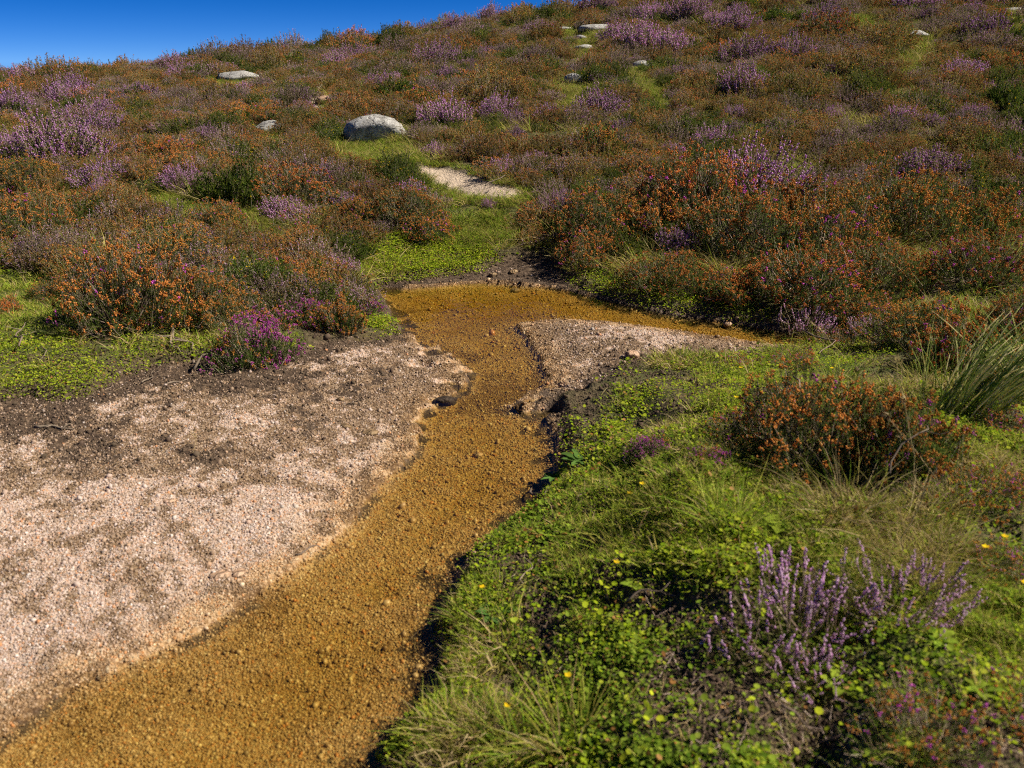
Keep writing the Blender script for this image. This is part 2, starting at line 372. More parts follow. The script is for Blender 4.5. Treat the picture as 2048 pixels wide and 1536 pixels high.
def rock_mat(name, a, b, c, sc=9.):
    m, t, out = new_mat(name); co = N(t, 'ShaderNodeTexCoord').outputs['Object']
    n1 = N(t, 'ShaderNodeTexNoise'); n1.inputs['Scale'].default_value = sc; n1.inputs['Detail'].default_value = 8; n1.inputs['Roughness'].default_value = .7
    n2 = N(t, 'ShaderNodeTexNoise'); n2.inputs['Scale'].default_value = sc * 5; n2.inputs['Detail'].default_value = 6
    vo = N(t, 'ShaderNodeTexVoronoi', feature='DISTANCE_TO_EDGE'); vo.inputs['Scale'].default_value = sc * .55
    nn = N(t, 'ShaderNodeTexNoise'); nn.inputs['Scale'].default_value = sc * .8
    for q in (n1, n2, nn): t.links.new(co, q.inputs['Vector'])
    wv = N(t, 'ShaderNodeVectorMath', operation='ADD'); t.links.new(co, wv.inputs[0])
    sc_ = N(t, 'ShaderNodeVectorMath', operation='SCALE'); sc_.inputs['Scale'].default_value = .25; t.links.new(nn.outputs['Color'], sc_.inputs[0]); t.links.new(sc_.outputs[0], wv.inputs[1])
    t.links.new(wv.outputs[0], vo.inputs['Vector'])
    col = ramp(t, n1.outputs[0], [(.3, a), (.5, b), (.68, c)])
    crack = ramp(t, vo.outputs['Distance'], [(0, (.45, .42, .40)), (.035, (1, 1, 1))])
    col = mixc(t, 1.0, col, crack, 'MULTIPLY')
    sp = ramp(t, n2.outputs[0], [(.42, (.72, .72, .72)), (.6, (1.1, 1.1, 1.1))]); col = mixc(t, 1.0, col, sp, 'MULTIPLY')
    p = N(t, 'ShaderNodeBsdfPrincipled'); p.inputs['Roughness'].default_value = .85; p.inputs['Specular IOR Level'].default_value = .2
    t.links.new(col, p.inputs['Base Color'])
    bu = N(t, 'ShaderNodeBump'); bu.inputs['Strength'].default_value = .8; bu.inputs['Distance'].default_value = .02
    hgt = mathn(t, 'ADD', mathn(t, 'MULTIPLY', n1.outputs[0], 1.0), mathn(t, 'MULTIPLY', mathn(t, 'MINIMUM', vo.outputs['Distance'], .05), 8.0))
    hgt = mathn(t, 'ADD', hgt, mathn(t, 'MULTIPLY', n2.outputs[0], .4))
    t.links.new(hgt, bu.inputs['Height']); t.links.new(bu.outputs[0], p.inputs['Normal']); t.links.new(p.outputs[0], out.inputs[0]); return m
MAT['granite'] = rock_mat('lichened_granite', (.20,.19,.17), (.36,.345,.32), (.55,.54,.51), 9)
MAT['pink_stone'] = rock_mat('pink_granite_stone', (.34,.20,.12), (.48,.31,.20), (.58,.42,.30), 14)
MAT['brown_stone'] = rock_mat('brown_stone', (.16,.10,.05), (.26,.17,.09), (.36,.26,.15), 14)
MAT['peat_lump'] = rock_mat('peat_lump', (.030,.020,.014), (.055,.038,.026), (.085,.062,.045), 12)

def pebble_mat():
    m, t, out = new_mat('gravel_grain'); oi = N(t, 'ShaderNodeObjectInfo')
    dirt = N(t, 'ShaderNodeAttribute', attribute_type='INSTANCER', attribute_name='dirt').outputs['Fac']
    wet = N(t, 'ShaderNodeAttribute', attribute_type='INSTANCER', attribute_name='wet').outputs['Fac']
    c = ramp(t, oi.outputs['Random'], [(0, (.24,.175,.125)), (.12, (.36,.255,.185)), (.34, (.45,.335,.275)), (.60, (.54,.435,.385)), (.74, (.44,.335,.28)), (.83, (.52,.24,.10)), (.90, (.22,.18,.15)), (1, (.72,.63,.56))])
    d = ramp(t, oi.outputs['Random'], [(0, (.13,.08,.042)), (.4, (.24,.155,.09)), (.75, (.32,.22,.135)), (.85, (.42,.30,.21)), (1, (.15,.10,.065))])
    c = mixc(t, dirt, c, d)
    wc = mixc(t, 1.0, c, (.98, .86, .58), 'MULTIPLY'); c = mixc(t, wet, c, wc)
    p = N(t, 'ShaderNodeBsdfPrincipled'); t.links.new(c, p.inputs['Base Color']); p.inputs['Specular IOR Level'].default_value = .35
    t.links.new(mathn(t, 'ADD', mathn(t, 'MULTIPLY', wet, -.45), .75), p.inputs['Roughness']); t.links.new(p.outputs[0], out.inputs[0]); return m
MAT['grain'] = pebble_mat()

def ground_mat():
    m, t, out = new_mat('heath_ground'); co = N(t, 'ShaderNodeNewGeometry').outputs['Position']
    at = lambda n: N(t, 'ShaderNodeAttribute', attribute_name=n).outputs['Fac']
    def noise(s, d=5, r=.6):
        n = N(t, 'ShaderNodeTexNoise'); n.inputs['Scale'].default_value = s; n.inputs['Detail'].default_value = d; n.inputs['Roughness'].default_value = r; t.links.new(co, n.inputs['Vector']); return n
    vo = N(t, 'ShaderNodeTexVoronoi'); vo.inputs['Scale'].default_value = 105; t.links.new(co, vo.inputs['Vector'])
    sep = N(t, 'ShaderNodeSeparateColor'); t.links.new(vo.outputs['Color'], sep.inputs[0])
    n30, n8, n120, n2 = noise(30), noise(8), noise(160, 3), noise(1.6, 6, .65)
    grav = ramp(t, sep.outputs[0], [(0, (.28,.18,.11)), (.2, (.44,.31,.22)), (.45, (.51,.39,.31)), (.7, (.59,.475,.40)), (.85, (.46,.25,.12)), (1, (.62,.50,.42))])
    dirt = ramp(t, sep.outputs[1], [(0, (.09,.052,.028)), (.5, (.18,.11,.06)), (.8, (.27,.18,.10)), (1, (.42,.31,.22))])
    mudc = ramp(t, n30.outputs[0], [(.3, (.035,.022,.013)), (.5, (.08,.051,.032)), (.7, (.16,.11,.07))])
    dm = at('dirt')
    dm2 = ramp(t, mathn(t, 'ADD', dm, mathn(t, 'MULTIPLY', mathn(t, 'SUBTRACT', n120.outputs[0], .5), 1.2)), [(.35, (0, 0, 0)), (.65, (1, 1, 1))])
    c = mixc(t, dm2, grav, dirt)
    wetc = mixc(t, 1.0, c, (.90, .78, .53), 'MULTIPLY'); c = mixc(t, at('wet'), c, wetc)
    md = ramp(t, mathn(t, 'ADD', at('mud'), mathn(t, 'MULTIPLY', mathn(t, 'SUBTRACT', n30.outputs[0], .5), 1.1)), [(.40, (0, 0, 0)), (.62, (1, 1, 1))])
    c = mixc(t, md, c, mudc)
    soil = ramp(t, n30.outputs[0], [(.3, (.035,.026,.014)), (.5, (.085,.062,.032)), (.7, (.15,.115,.06))])
    green = ramp(t, n8.outputs[0], [(.3, (.04,.06,.010)), (.5, (.085,.095,.020)), (.7, (.14,.125,.04))])
    soil = mixc(t, ramp(t, n2.outputs[0], [(.42, (0, 0, 0)), (.58, (1, 1, 1))]), soil, green)
    soil = mixc(t, at('lawn'), soil, green)
    c = mixc(t, at('veg'), c, soil)
    pth = ramp(t, n120.outputs[0], [(.3, (.34,.25,.17)), (.5, (.50,.39,.29)), (.7, (.62,.51,.40))])
    c = mixc(t, at('path'), c, pth)
    p = N(t, 'ShaderNodeBsdfPrincipled'); t.links.new(c, p.inputs['Base Color']); p.inputs['Specular IOR Level'].default_value = .25
    rr = mathn(t, 'ADD', mathn(t, 'MULTIPLY', at('wet'), -.3), .85); t.links.new(rr, p.inputs['Roughness'])
    bu = N(t, 'ShaderNodeBump'); bu.inputs['Strength'].default_value = .9; bu.inputs['Distance'].default_value = .006
    hgt = mathn(t, 'ADD', mathn(t, 'MULTIPLY', vo.outputs['Distance'], -.9), mathn(t, 'MULTIPLY', n30.outputs[0], 5.0))
    t.links.new(hgt, bu.inputs['Height']); t.links.new(bu.outputs[0], p.inputs['Normal']); t.links.new(p.outputs[0], out.inputs[0]); return m

nx, ny = len(GX), len(GY)
idx = np.arange(nx * ny).reshape(ny, nx)
quads = np.stack([idx[:-1, :-1], idx[:-1, 1:], idx[1:, 1:], idx[1:, :-1]], -1).reshape(-1, 4)
VEG = sstep(-0.01, 0.07, DB)
me = mesh_of('ground', np.stack([XX, YY, Z], -1).reshape(-1, 3), quads, [ground_mat()], None, True,
             dict(dirt=DIRT, mud=MUD * (1 - .0), wet=WET, veg=VEG * (1 - MUD * .6 * (DB < .15)), lawn=LAWN, path=PATHM))
tag(link('ground', me), 'heath hillside and gravel valley floor', kind='structure')

# ------------------------------------------------------------------ the stream
def water_mat():
    m, t, out = new_mat('peaty_water'); co = N(t, 'ShaderNodeNewGeometry').outputs['Position']
    mp = N(t, 'ShaderNodeMapping'); mp.inputs['Scale'].default_value = (1.0, .55, 1); mp.inputs['Rotation'].default_value = (0, 0, .3); t.links.new(co, mp.inputs[0])
    n = N(t, 'ShaderNodeTexNoise'); n.inputs['Scale'].default_value = 13; n.inputs['Detail'].default_value = 3; t.links.new(mp.outputs[0], n.inputs['Vector'])
    bu = N(t, 'ShaderNodeBump'); bu.inputs['Strength'].default_value = .5; bu.inputs['Distance'].default_value = .008; t.links.new(n.outputs[0], bu.inputs['Height'])
    tr = N(t, 'ShaderNodeBsdfTransparent'); tr.inputs[0].default_value = (.97, .95, .90, 1)
    gl = N(t, 'ShaderNodeBsdfGlossy'); gl.inputs['Roughness'].default_value = .04; t.links.new(bu.outputs[0], gl.inputs['Normal'])
    lw = N(t, 'ShaderNodeLayerWeight'); lw.inputs['Blend'].default_value = .5; t.links.new(bu.outputs[0], lw.inputs['Normal'])
    fac = mathn(t, 'ADD', mathn(t, 'MULTIPLY', mathn(t, 'POWER', lw.outputs['Facing'], 4.0), .40), .03)
    mx = N(t, 'ShaderNodeMixShader'); t.links.new(fac, mx.inputs[0]); t.links.new(tr.outputs[0], mx.inputs[1]); t.links.new(gl.outputs[0], mx.inputs[2])
    t.links.new(mx.outputs[0], out.inputs[0])
    va = N(t, 'ShaderNodeVolumeAbsorption'); va.inputs['Color'].default_value = (.755, .675, .06, 1); va.inputs['Density'].default_value = 11.5; t.links.new(va.outputs[0], out.inputs['Volume'])
    return m
# the water body: a slab over every cell near the outline; the bed and banks cut its shape
gx = np.arange(-3.4, 3.6, .06); gy = np.arange(.6, 7.6, .06); wx, wy = np.meshgrid(gx, gy)
near = sdist(wx, wy, WATER) < 0.30
cell = near[:-1, :-1] | near[1:, :-1] | near[:-1, 1:] | near[1:, 1:]
ids = {}; V = []; F = []
def vid(i, j, k):
    key = (i, j, k)
    if key not in ids: ids[key] = len(V); V.append((gx[i], gy[j], 0.0 if k else -0.16))
    return ids[key]
for j in range(len(gy) - 1):
    for i in range(len(gx) - 1):
        if not cell[j, i]: continue
        F.append((vid(i, j, 1), vid(i + 1, j, 1), vid(i + 1, j + 1, 1), vid(i, j + 1, 1)))
        F.append((vid(i, j, 0), vid(i, j + 1, 0), vid(i + 1, j + 1, 0), vid(i + 1, j, 0)))
        for (di, dj, a, b) in ((0, -1, (i, j), (i + 1, j)), (1, 0, (i + 1, j), (i + 1, j + 1)), (0, 1, (i + 1, j + 1), (i, j + 1)), (-1, 0, (i, j + 1), (i, j))):
            jj, ii = j + dj, i + di
            if not (0 <= jj < cell.shape[0] and 0 <= ii < cell.shape[1] and cell[jj, ii]):
                F.append((vid(*a, 1), vid(*a, 0), vid(*b, 0), vid(*b, 1)))
tag(link('stream_water', mesh_of('stream_water', V, F, [water_mat()])), 'clear shallow amber stream over gravel', kind='structure')

# ------------------------------------------------------------------ plant prototypes
def dome(r, n, Rr, H, lump=.25, low=.02):
    ph = r.uniform(0, 2 * math.pi, n); ct = r.uniform(low, 1, n) ** .8; st = np.sqrt(1 - ct * ct)
    k = 1 - lump * r.random() + lump * (np.sin(3 * ph + r.uniform(0, 6)) * .35 + np.sin(5 * ph + 7 * ct + r.uniform(0, 6)) * .35) + r.normal(0, .07, n)
    return np.stack([Rr * st * np.cos(ph) * k, Rr * st * np.sin(ph) * k, H * ct * k], -1)
def bush(seed, kind, Rr, H, shoots, nneed, nflow, size=1., flower_p=.8, alt_p=.05, low=.02, spikes=False, nlen=.010, leafy_from=.0, wide=1.):
    """slots: 0 twigs, 1 leaves, 2 main flowers, 3 other flowers"""
    r = np.random.default_rng(seed); g = G(); n = shoots
    tip = dome(r, n, Rr, H, .42, low); out_ = unit(tip + np.array([0, 0, .02]))
    D = unit(out_ * r.uniform(.35, .8, n)[:, None] + np.array([0, 0, 1.0]) * r.uniform(.3, .9, n)[:, None] + r.normal(0, .22, (n, 3)))
    L = r.uniform(.07, .16, n) * size; base = tip - D * L[:, None]; base[:, 2] = np.maximum(base[:, 2], .004)
    rods(g, base, tip, np.full(n, .0016 * size), np.full(n, .0007 * size), r, 0)
    # limbs from the root to groups of shoots
    nb = max(14, n // 9); pick = r.choice(n, nb, replace=False); b1 = base[pick]; b0 = b1 * np.array([.12, .12, 0]) + r.normal(0, .012, (nb, 3)) * [1, 1, 0]
    mid = (b0 * .5 + b1 * .5) + r.normal(0, .02, (nb, 3)) + np.array([0, 0, -.02]); mid[:, 2] = np.maximum(mid[:, 2], .01)
    rods(g, b0, mid, np.full(nb, .0045 * size), np.full(nb, .0032 * size), r, 0); rods(g, mid, b1, np.full(nb, .0032 * size), np.full(nb, .0016 * size), r, 0)
    k = nneed; t = r.uniform(leafy_from, .97, (n, k)); P = base[:, None] + D[:, None] * (L[:, None] * t)[..., None]
    nd = unit(D[:, None] * .6 + unit(r.normal(size=(n, k, 3))))
    P = P.reshape(-1, 3); nd = nd.reshape(-1, 3); m_ = len(P)
    needles(g, P, nd, r.uniform(.7, 1.4, m_) * nlen, r.uniform(.16, .30, m_) * nlen * wide, r, 1)
    patch = vnoise(tip[:, 0] * 9 + seed * 3.7, tip[:, 1] * 9 + tip[:, 2] * 7, seed)
    fl = np.nonzero(r.random(n) < flower_p * (.35 + 1.3 * patch))[0]
    if nflow and len(fl):
        # patches of the bush flower differently
        alt = r.random(len(fl)) < alt_p * (0.4 + 1.2 * (np.sin(tip[fl, 0] * 9 + seed) * .5 + .5))
        for which, sl in ((~alt, 2), (alt, 3)):
            f = fl[which]
            if not len(f): continue
            if spikes:
                t = r.uniform(.35, 1.03, (len(f), nflow)); q = unit(r.normal(size=(len(f), nflow, 3)))
                rad = .0052 * size * (1.15 - t * .75)
                C = base[f][:, None] + D[f][:, None] * (L[f][:, None] * t)[..., None] + q * rad[..., None]
                A = unit(q * .7 + D[f][:, None]); sz = .0080 * size * r.uniform(.7, 1.25, (len(f), nflow))
                octs(g, C.reshape(-1, 3), A.reshape(-1, 3), sz.ravel() * 1.25, sz.ravel() * .85, r, sl)
            else:
                q = unit(r.normal(size=(len(f), nflow, 3)) + np.array([0, 0, .2])); rr = .0095 * size * r.uniform(.5, 1.2, (len(f), nflow))
                C = tip[f][:, None] + q * rr[..., None] - D[f][:, None] * (.012 * size * r.random((len(f), nflow)))[..., None]
                sz = .0085 * size * r.uniform(.75, 1.2, (len(f), nflow))
                octs(g, C.reshape(-1, 3), q.reshape(-1, 3), sz.ravel() * 1.3, sz.ravel() * .85, r, sl)
    return g
BELL = [MAT['twig'], MAT['bellgreen'], MAT['rust'], MAT['magenta']]
BELLO = [MAT['twig'], MAT['bellolive'], MAT['rustdull'], MAT['rust']]
LING = [MAT['twig'], MAT['lingleaf'], MAT['lilac'], MAT['magenta']]
LINGP = [MAT['twig'], MAT['lingleaf'], MAT['pinklilac'], MAT['magenta']]
LINGB = [MAT['twig'], MAT['lingbrown'], MAT['mauve'], MAT['lilac']]
GORSE = [MAT['twig'], MAT['gorse'], MAT['yellow'], MAT['yellow']]
PARTN = ('stems', 'foliage', 'blossoms', 'blossoms')

def hero_parts(g, mats, pre):
    out = []
    for sl in range(4):
        q = g.slot(sl)
        if q.n: out.append((PARTN[sl], q.mesh(pre + '_' + PARTN[sl], [mats[sl]])))
    return out
HERO = {}
for i in range(3):
    HERO[('bell', i)] = hero_parts(bush(100 + i, 'bell', .34, .30, 860, 32, 7, .98, (.80, .60, .72)[i], (.07, .02, .03)[i], nlen=.013, wide=1.1), BELL, 'bell_heather')
for i in range(2):
    HERO[('bellrose', i)] = hero_parts(bush(110 + i, 'bell', .30, .25, 680, 28, 7, 1.05, .60, .75, nlen=.013, wide=1.2), BELL, 'flowering_bell_heather')
    HERO[('bellthin', i)] = hero_parts(bush(115 + i, 'bell', .34, .26, 330, 34, 7, 1.0, .55, .14), BELL, 'sparse_bell_heather')
    HERO[('ling', i)] = hero_parts(bush(120 + i, 'ling', .33, .30, 560, 22, 13, 1.1, .72, .0, spikes=True, nlen=.013, wide=1.2), LING, 'ling_heather')
HERO[('lingopen', 0)] = hero_parts(bush(130, 'ling', .30, .25, 230, 40, 20, 1.05, .62, .0, spikes=True, nlen=.013), LINGP, 'open_ling_heather')
HERO[('lingopen', 1)] = hero_parts(bush(131, 'ling', .26, .22, 150, 40, 20, 1.05, .62, .0, spikes=True, nlen=.013), LINGP, 'open_ling_heather')
FAR = {}
for i in range(4):
    FAR[('bell', i)] = bush(200 + i, 'bell', .34, .30, 430, 14, 5, 1.35, .88, .02, nlen=.020, wide=1.4).mesh('bell_heather_bush', BELL)
    FAR[('bello', i)] = bush(210 + i, 'bell', .34, .29, 430, 15, 4, 1.3, .66, .16, nlen=.022, wide=1.4).mesh('rusty_heather_bush', BELLO)
    FAR[('ling', i)] = bush(220 + i, 'ling', .34, .32, 380, 13, 9, 1.45, .88, .0, spikes=True, nlen=.021, wide=1.5).mesh('ling_heather_bush', LING)
    FAR[('lingb', i)] = bush(230 + i, 'ling', .36, .30, 400, 15, 6, 1.35, .60, .22, spikes=True, nlen=.022, wide=1.5).mesh('faded_ling_bush', LINGB)
for i in range(3):
    FAR[('gorse', i)] = bush(240 + i, 'gorse', .36, .32, 420, 26, 3, 1.25, .10, .0, nlen=.024, wide=1.4).mesh('gorse_bush', GORSE)

def tuft(seed, n, rad, L, W, mats, lean=.5, mix=None):
    r = np.random.default_rng(seed); g = G()
    a = r.uniform(0, 6.283, n); q = rad * np.sqrt(r.random(n)); P = np.stack([q * np.cos(a), q * np.sin(a), np.full(n, -.005)], -1)
    o = np.stack([np.cos(a), np.sin(a), np.zeros(n)], -1) * (q / max(rad, 1e-6))[:, None]
    D = unit(o * lean + np.array([0, 0, 1.]) + r.normal(0, .22, (n, 3))); B = (o * .5 + r.normal(0, .35, (n, 3))) * .8; B[:, 2] = -np.abs(r.normal(.25, .2, n))
    Ls = L * r.uniform(.45, 1.15, n); ms = r.choice(len(mats), n, p=mix)
    for m_ in range(len(mats)):
        s = ms == m_
        if s.any(): blades(g, P[s], D[s], Ls[s], W * r.uniform(.7, 1.3, s.sum()), B[s], r, 3, m_)
    return g
for i in range(3):
    FAR[('tussock', i)] = tuft(260 + i, 120, .16, .17, .006, [MAT['moor'], MAT['straw'], MAT['grass']], .9, [.6, .25, .15]).mesh('grass_tussock', [MAT['moor'], MAT['straw'], MAT['grass']])

# ------------------------------------------------------------------ instanced stuff (geometry nodes on computed points)
def proto_collection(name, meshes):
    c = bpy.data.collections.new(name)
    for i, m in enumerate(meshes):
        o = bpy.data.objects.new('%s_%02d' % (name, i), m); c.objects.link(o)
    return c
def scatter(name, label, pts, rot, scl, pick, coll, attrs=None, cat=None):
    n = len(pts); me = bpy.data.meshes.new(name); me.vertices.add(n); me.vertices.foreach_set('co', np.asarray(pts, np.float32).ravel())
    a = me.attributes.new('rot', 'FLOAT_VECTOR', 'POINT'); a.data.foreach_set('vector', np.asarray(rot, np.float32).ravel())
    a = me.attributes.new('scl', 'FLOAT_VECTOR', 'POINT'); a.data.foreach_set('vector', np.asarray(scl, np.float32).ravel())
    a = me.attributes.new('pick', 'INT', 'POINT'); a.data.foreach_set('value', np.asarray(pick, np.int32))
    for k, v in (attrs or {}).items():
        a = me.attributes.new(k, 'FLOAT', 'POINT'); a.data.foreach_set('value', np.asarray(v, np.float32))
    o = link(name, me); tag(o, label, cat, kind='stuff')
    ng = bpy.data.node_groups.new(name + '_scatter', 'GeometryNodeTree')
    ng.interface.new_socket('Geometry', in_out='INPUT', socket_type='NodeSocketGeometry'); ng.interface.new_socket('Geometry', in_out='OUTPUT', socket_type='NodeSocketGeometry')
    i_, o_ = ng.nodes.new('NodeGroupInput'), ng.nodes.new('NodeGroupOutput')
    ci = ng.nodes.new('GeometryNodeCollectionInfo'); ci.inputs['Collection'].default_value = coll; ci.inputs['Separate Children'].default_value = True; ci.inputs['Reset Children'].default_value = True
    ip = ng.nodes.new('GeometryNodeInstanceOnPoints'); ip.inputs['Pick Instance'].default_value = True
    def named(nm, ty):
        q = ng.nodes.new('GeometryNodeInputNamedAttribute'); q.data_type = ty; q.inputs['Name'].default_value = nm
        return next(s for s in q.outputs if s.enabled and s.name == 'Attribute')
    L_ = ng.links.new
    L_(i_.outputs[0], ip.inputs['Points']); L_(ci.outputs[0], ip.inputs['Instance'])
    L_(named('rot', 'FLOAT_VECTOR'), ip.inputs['Rotation']); L_(named('scl', 'FLOAT_VECTOR'), ip.inputs['Scale']); L_(named('pick', 'INT'), ip.inputs['Instance Index'])
    L_(ip.outputs[0], o_.inputs[0])
    md = o.modifiers.new('scatter', 'NODES'); md.node_group = ng
    return o
def in_view(x, y, z, m=60):
    u, v, d = project(np.stack([x, y, z], -1)); return (d > .5) & (u > -m) & (u < 2048 + m) & (v > -m) & (v < 1536 + 3 * m)
def spin(r, n, tilt=.0): return np.stack([r.normal(0, tilt, n), r.normal(0, tilt, n), r.uniform(0, 6.283, n)], -1)

# ------------------------------------------------------------------ boulders and stones
def rock(seed, sx, sy, sz, sub=4, rough=.22, flat_top=.0):
    import bmesh
    bm = bmesh.new(); bmesh.ops.create_icosphere(bm, subdivisions=sub, radius=1.0); V = np.array([v.co[:] for v in bm.verts]); F = np.array([[v.index for v in f.verts] for f in bm.faces]); bm.free()
    r = np.random.default_rng(seed); off = r.uniform(-50, 50, 6)
    d = np.ones(len(V))
    for k, (fr, am) in enumerate(((1.1, 1.0), (2.3, .55), (4.9, .28), (10., .14), (21., .06))):
        nn = vnoise(V[:, 0] * fr + off[0] + 3 * k + V[:, 2] * fr * .7, V[:, 1] * fr + off[1] - V[:, 2] * fr * .9, seed + k) - .5
        d += rough * 1.6 * am * nn
    for k in range(16):         # planar breaks
        nrm = unit(r.normal(size=3)); lim = r.uniform(.62, .92); h = V @ nrm; d = np.where(h * d > lim, d * lim / np.maximum(h * d, 1e-6) * .85 + d * .15, d)
    V = V * d[:, None]
    if flat_top: V[:, 2] = np.where(V[:, 2] > flat_top, flat_top + (V[:, 2] - flat_top) * .35, V[:, 2])
    return V * np.array([sx, sy, sz]), F
OCC = []        # (x, y, radius) kept free of other plants
def place_rock(seed, u, v, wpx, label, name='boulder', mat='granite', ar=(1., .8, .45), sink=.35, rz=0., cat='boulder', group=None, rough=.22, ft=0., sub=4):
    p, t = hit(u, v); s = wpx * .5 * t / FPX * 1.02
    ar = (ar[0], ar[1], ar[2] * 1.0); V, F = rock(seed, s * ar[0], s * ar[1], s * ar[2], sub, rough, ft); me = mesh_of(name, V, F, [MAT[mat]], None, True)
    o = link(name, me, None, (p[0], p[1], p[2] + s * ar[2] * (1 - 2 * sink) * .5)); o.rotation_euler = (0, 0, rz); tag(o, label, cat, group)
    OCC.append((p[0], p[1], s * .8)); ROCKS.append((p[0], p[1], s, 2.2 if v < 180 else 1.7 if seed == 1 else 1.1)); return o
ROCKS = []
def clear_of_rocks(x, y, front):
    ok = np.ones(np.shape(x), bool)
    for (a, b, c, fr_) in ROCKS: ok &= ~((np.abs(x - a * y / b) < c * 1.2) & (y > b - front * fr_ - c) & (y < b + c * .7))
    return ok
place_rock(1, 745, 275, 140, 'large grey domed boulder beside the footpath on the slope', ar=(1, .85, .48), sink=.28, rz=.2)
place_rock(2, 472, 160, 84, 'grey lichened boulder on the slope just below the skyline', ar=(1, .8, .42), sink=.30, rz=-.1)
place_rock(3, 540, 262, 64, 'small grey boulder half hidden in heather, lower left of the large domed boulder', ar=(1, .8, .5), sink=.3, rz=.5)
place_rock(4, 1188, 62, 66, 'flat grey rock, topmost of the outcrop high on the slope', 'rock', ar=(1, .9, .35), sink=.1, cat='rock', sub=3)
place_rock(5, 1130, 62, 34, 'small pale rock beside the topmost rock of the outcrop', 'rock', ar=(1, .9, .4), sink=.1, cat='rock', sub=3)
place_rock(6, 1163, 79, 30, 'small pale rock between the two flat rocks of the outcrop', 'rock', ar=(1, .9, .4), sink=.1, cat='rock', sub=3)
place_rock(7, 1165, 99, 46, 'low pale slab of rock at the foot of the upper outcrop', 'rock', ar=(1, .9, .3), sink=.1, cat='rock', sub=3)
place_rock(8, 1150, 166, 60, 'cracked white-grey rock above the big purple heather', 'rock', ar=(1, .9, .5), sink=.1, rz=.4, cat='rock', sub=3)
place_rock(9, 1144, 145, 26, 'small white stone above the cracked white-grey rock', 'rock', ar=(.9, .9, .9), sink=.1, cat='rock', sub=3)
place_rock(10, 1280, 137, 34, 'small pale rock in the heather right of the cracked white-grey rock', 'rock', ar=(1, .9, .6), sink=.1, cat='rock', sub=3)
place_rock(11, 1832, 73, 58, 'flat pale rock in grass high on the slope', 'rock', ar=(1, .8, .3), sink=.1, cat='rock', sub=3)
place_rock(12, 2030, 26, 44, 'pale rock at the top right corner of the slope', 'rock', ar=(1, .8, .35), sink=.1, cat='rock', sub=3)
place_rock(13, 1548, 362, 40, 'dark angular rock under heather above the orange bushes', 'rock', ar=(.9, .8, .6), sink=.35, rz=.7, cat='rock', sub=3)
place_rock(14, 1592, 394, 26, 'small pale stone above the orange bushes, left one of the two', 'stone', ar=(1, .8, .5), sink=.1, cat='stone', sub=3)
place_rock(15, 1710, 393, 34, 'flat white stone above the orange bushes, right one of the two', 'stone', ar=(1, .8, .4), sink=.1, cat='stone', sub=3)
place_rock(16, 1262, 716, 36, 'pinkish angular stone sitting on the gravel spit', 'stone', 'pink_stone', (1, .85, .72), .12, .4, 'stone', rough=.15)
place_rock(17, 1029, 585, 22, 'pale stone breaking the surface at the far side of the pool', 'stone', 'brown_stone', (1, .7, .5), .0, .1, 'stone', sub=3)
place_rock(18, 985, 553, 20, 'rounded grey stone at the mouth of the dry inlet, left of two', 'stone', 'brown_stone', (1, .8, .6), .1, .1, 'stone', sub=3)
place_rock(19, 1026, 546, 22, 'flat brown stone at the mouth of the dry inlet, right of two', 'stone', 'brown_stone', (1, .8, .45), .1, .8, 'stone', sub=3)
place_rock(20, 1055, 521, 14, 'small pale stone far up the dry inlet', 'stone', 'brown_stone', (1, .8, .6), .1, .3, 'stone', sub=3)
place_rock(21, 1456, 652, 26, 'tan stone in the water near the right end of the pool', 'stone', 'pink_stone', (1, .8, .5), .0, .3, 'stone', sub=3)
place_rock(22, 955, 912, 28, 'flat orange stone on the bed in the middle of the stream', 'stone', 'pink_stone', (1, .6, .35), .0, .2, 'stone', sub=3)
place_rock(23, 742, 868, 40, 'flat brown slab stone on the gravel beside the stream bend', 'stone', 'brown_stone', (1, .7, .28), .1, .2, 'stone', sub=3)
place_rock(24, 692, 856, 36, 'thin brown stone left of the flat slab on the gravel', 'stone', 'brown_stone', (1, .45, .28), .1, -.5, 'stone', sub=3)
place_rock(25, 680, 801, 20, 'small tan stone on the darker gravel below the bank', 'stone', 'brown_stone', (1, .8, .5), .1, .3, 'stone', sub=3)
place_rock(26, 535, 803, 14, 'tiny orange stone on the dark gravel left of the tan stone', 'stone', 'pink_stone', (1, .8, .6), .1, .3, 'stone', sub=3)
place_rock(27, 440, 1152, 46, 'square-edged tan stone embedded in the pale gravel, left of a pair', 'stone', 'pink_stone', (1, .8, .22), .2, .3, 'stone', sub=3, ft=.6)
place_rock(28, 478, 1148, 36, 'square-edged tan stone embedded in the pale gravel, right of a pair', 'stone', 'pink_stone', (.8, 1., .24), .2, .1, 'stone', sub=3, ft=.6)
place_rock(29, 890, 808, 58, 'dark ridged peat lump at the edge of the stream', 'peat_lump', 'peat_lump', (1, .7, .42), .12, .3, 'peat lump', rough=.3)
place_rock(30, 340, 1003, 26, 'small tan stone lying alone on the pale gravel', 'stone', 'pink_stone', (1, .8, .3), .1, .3, 'stone', sub=3)
place_rock(31, 1560, 346, 26, 'small tan boulder tucked behind the dark angular rock', 'rock', 'pink_stone', (1, .8, .7), .2, .3, 'rock', sub=3)
place_rock(32, 650, 205, 34, 'tan rounded rock beside the upper end of the footpath', 'rock', 'pink_stone', (1, .8, .6), .2, .3, 'rock', sub=3)

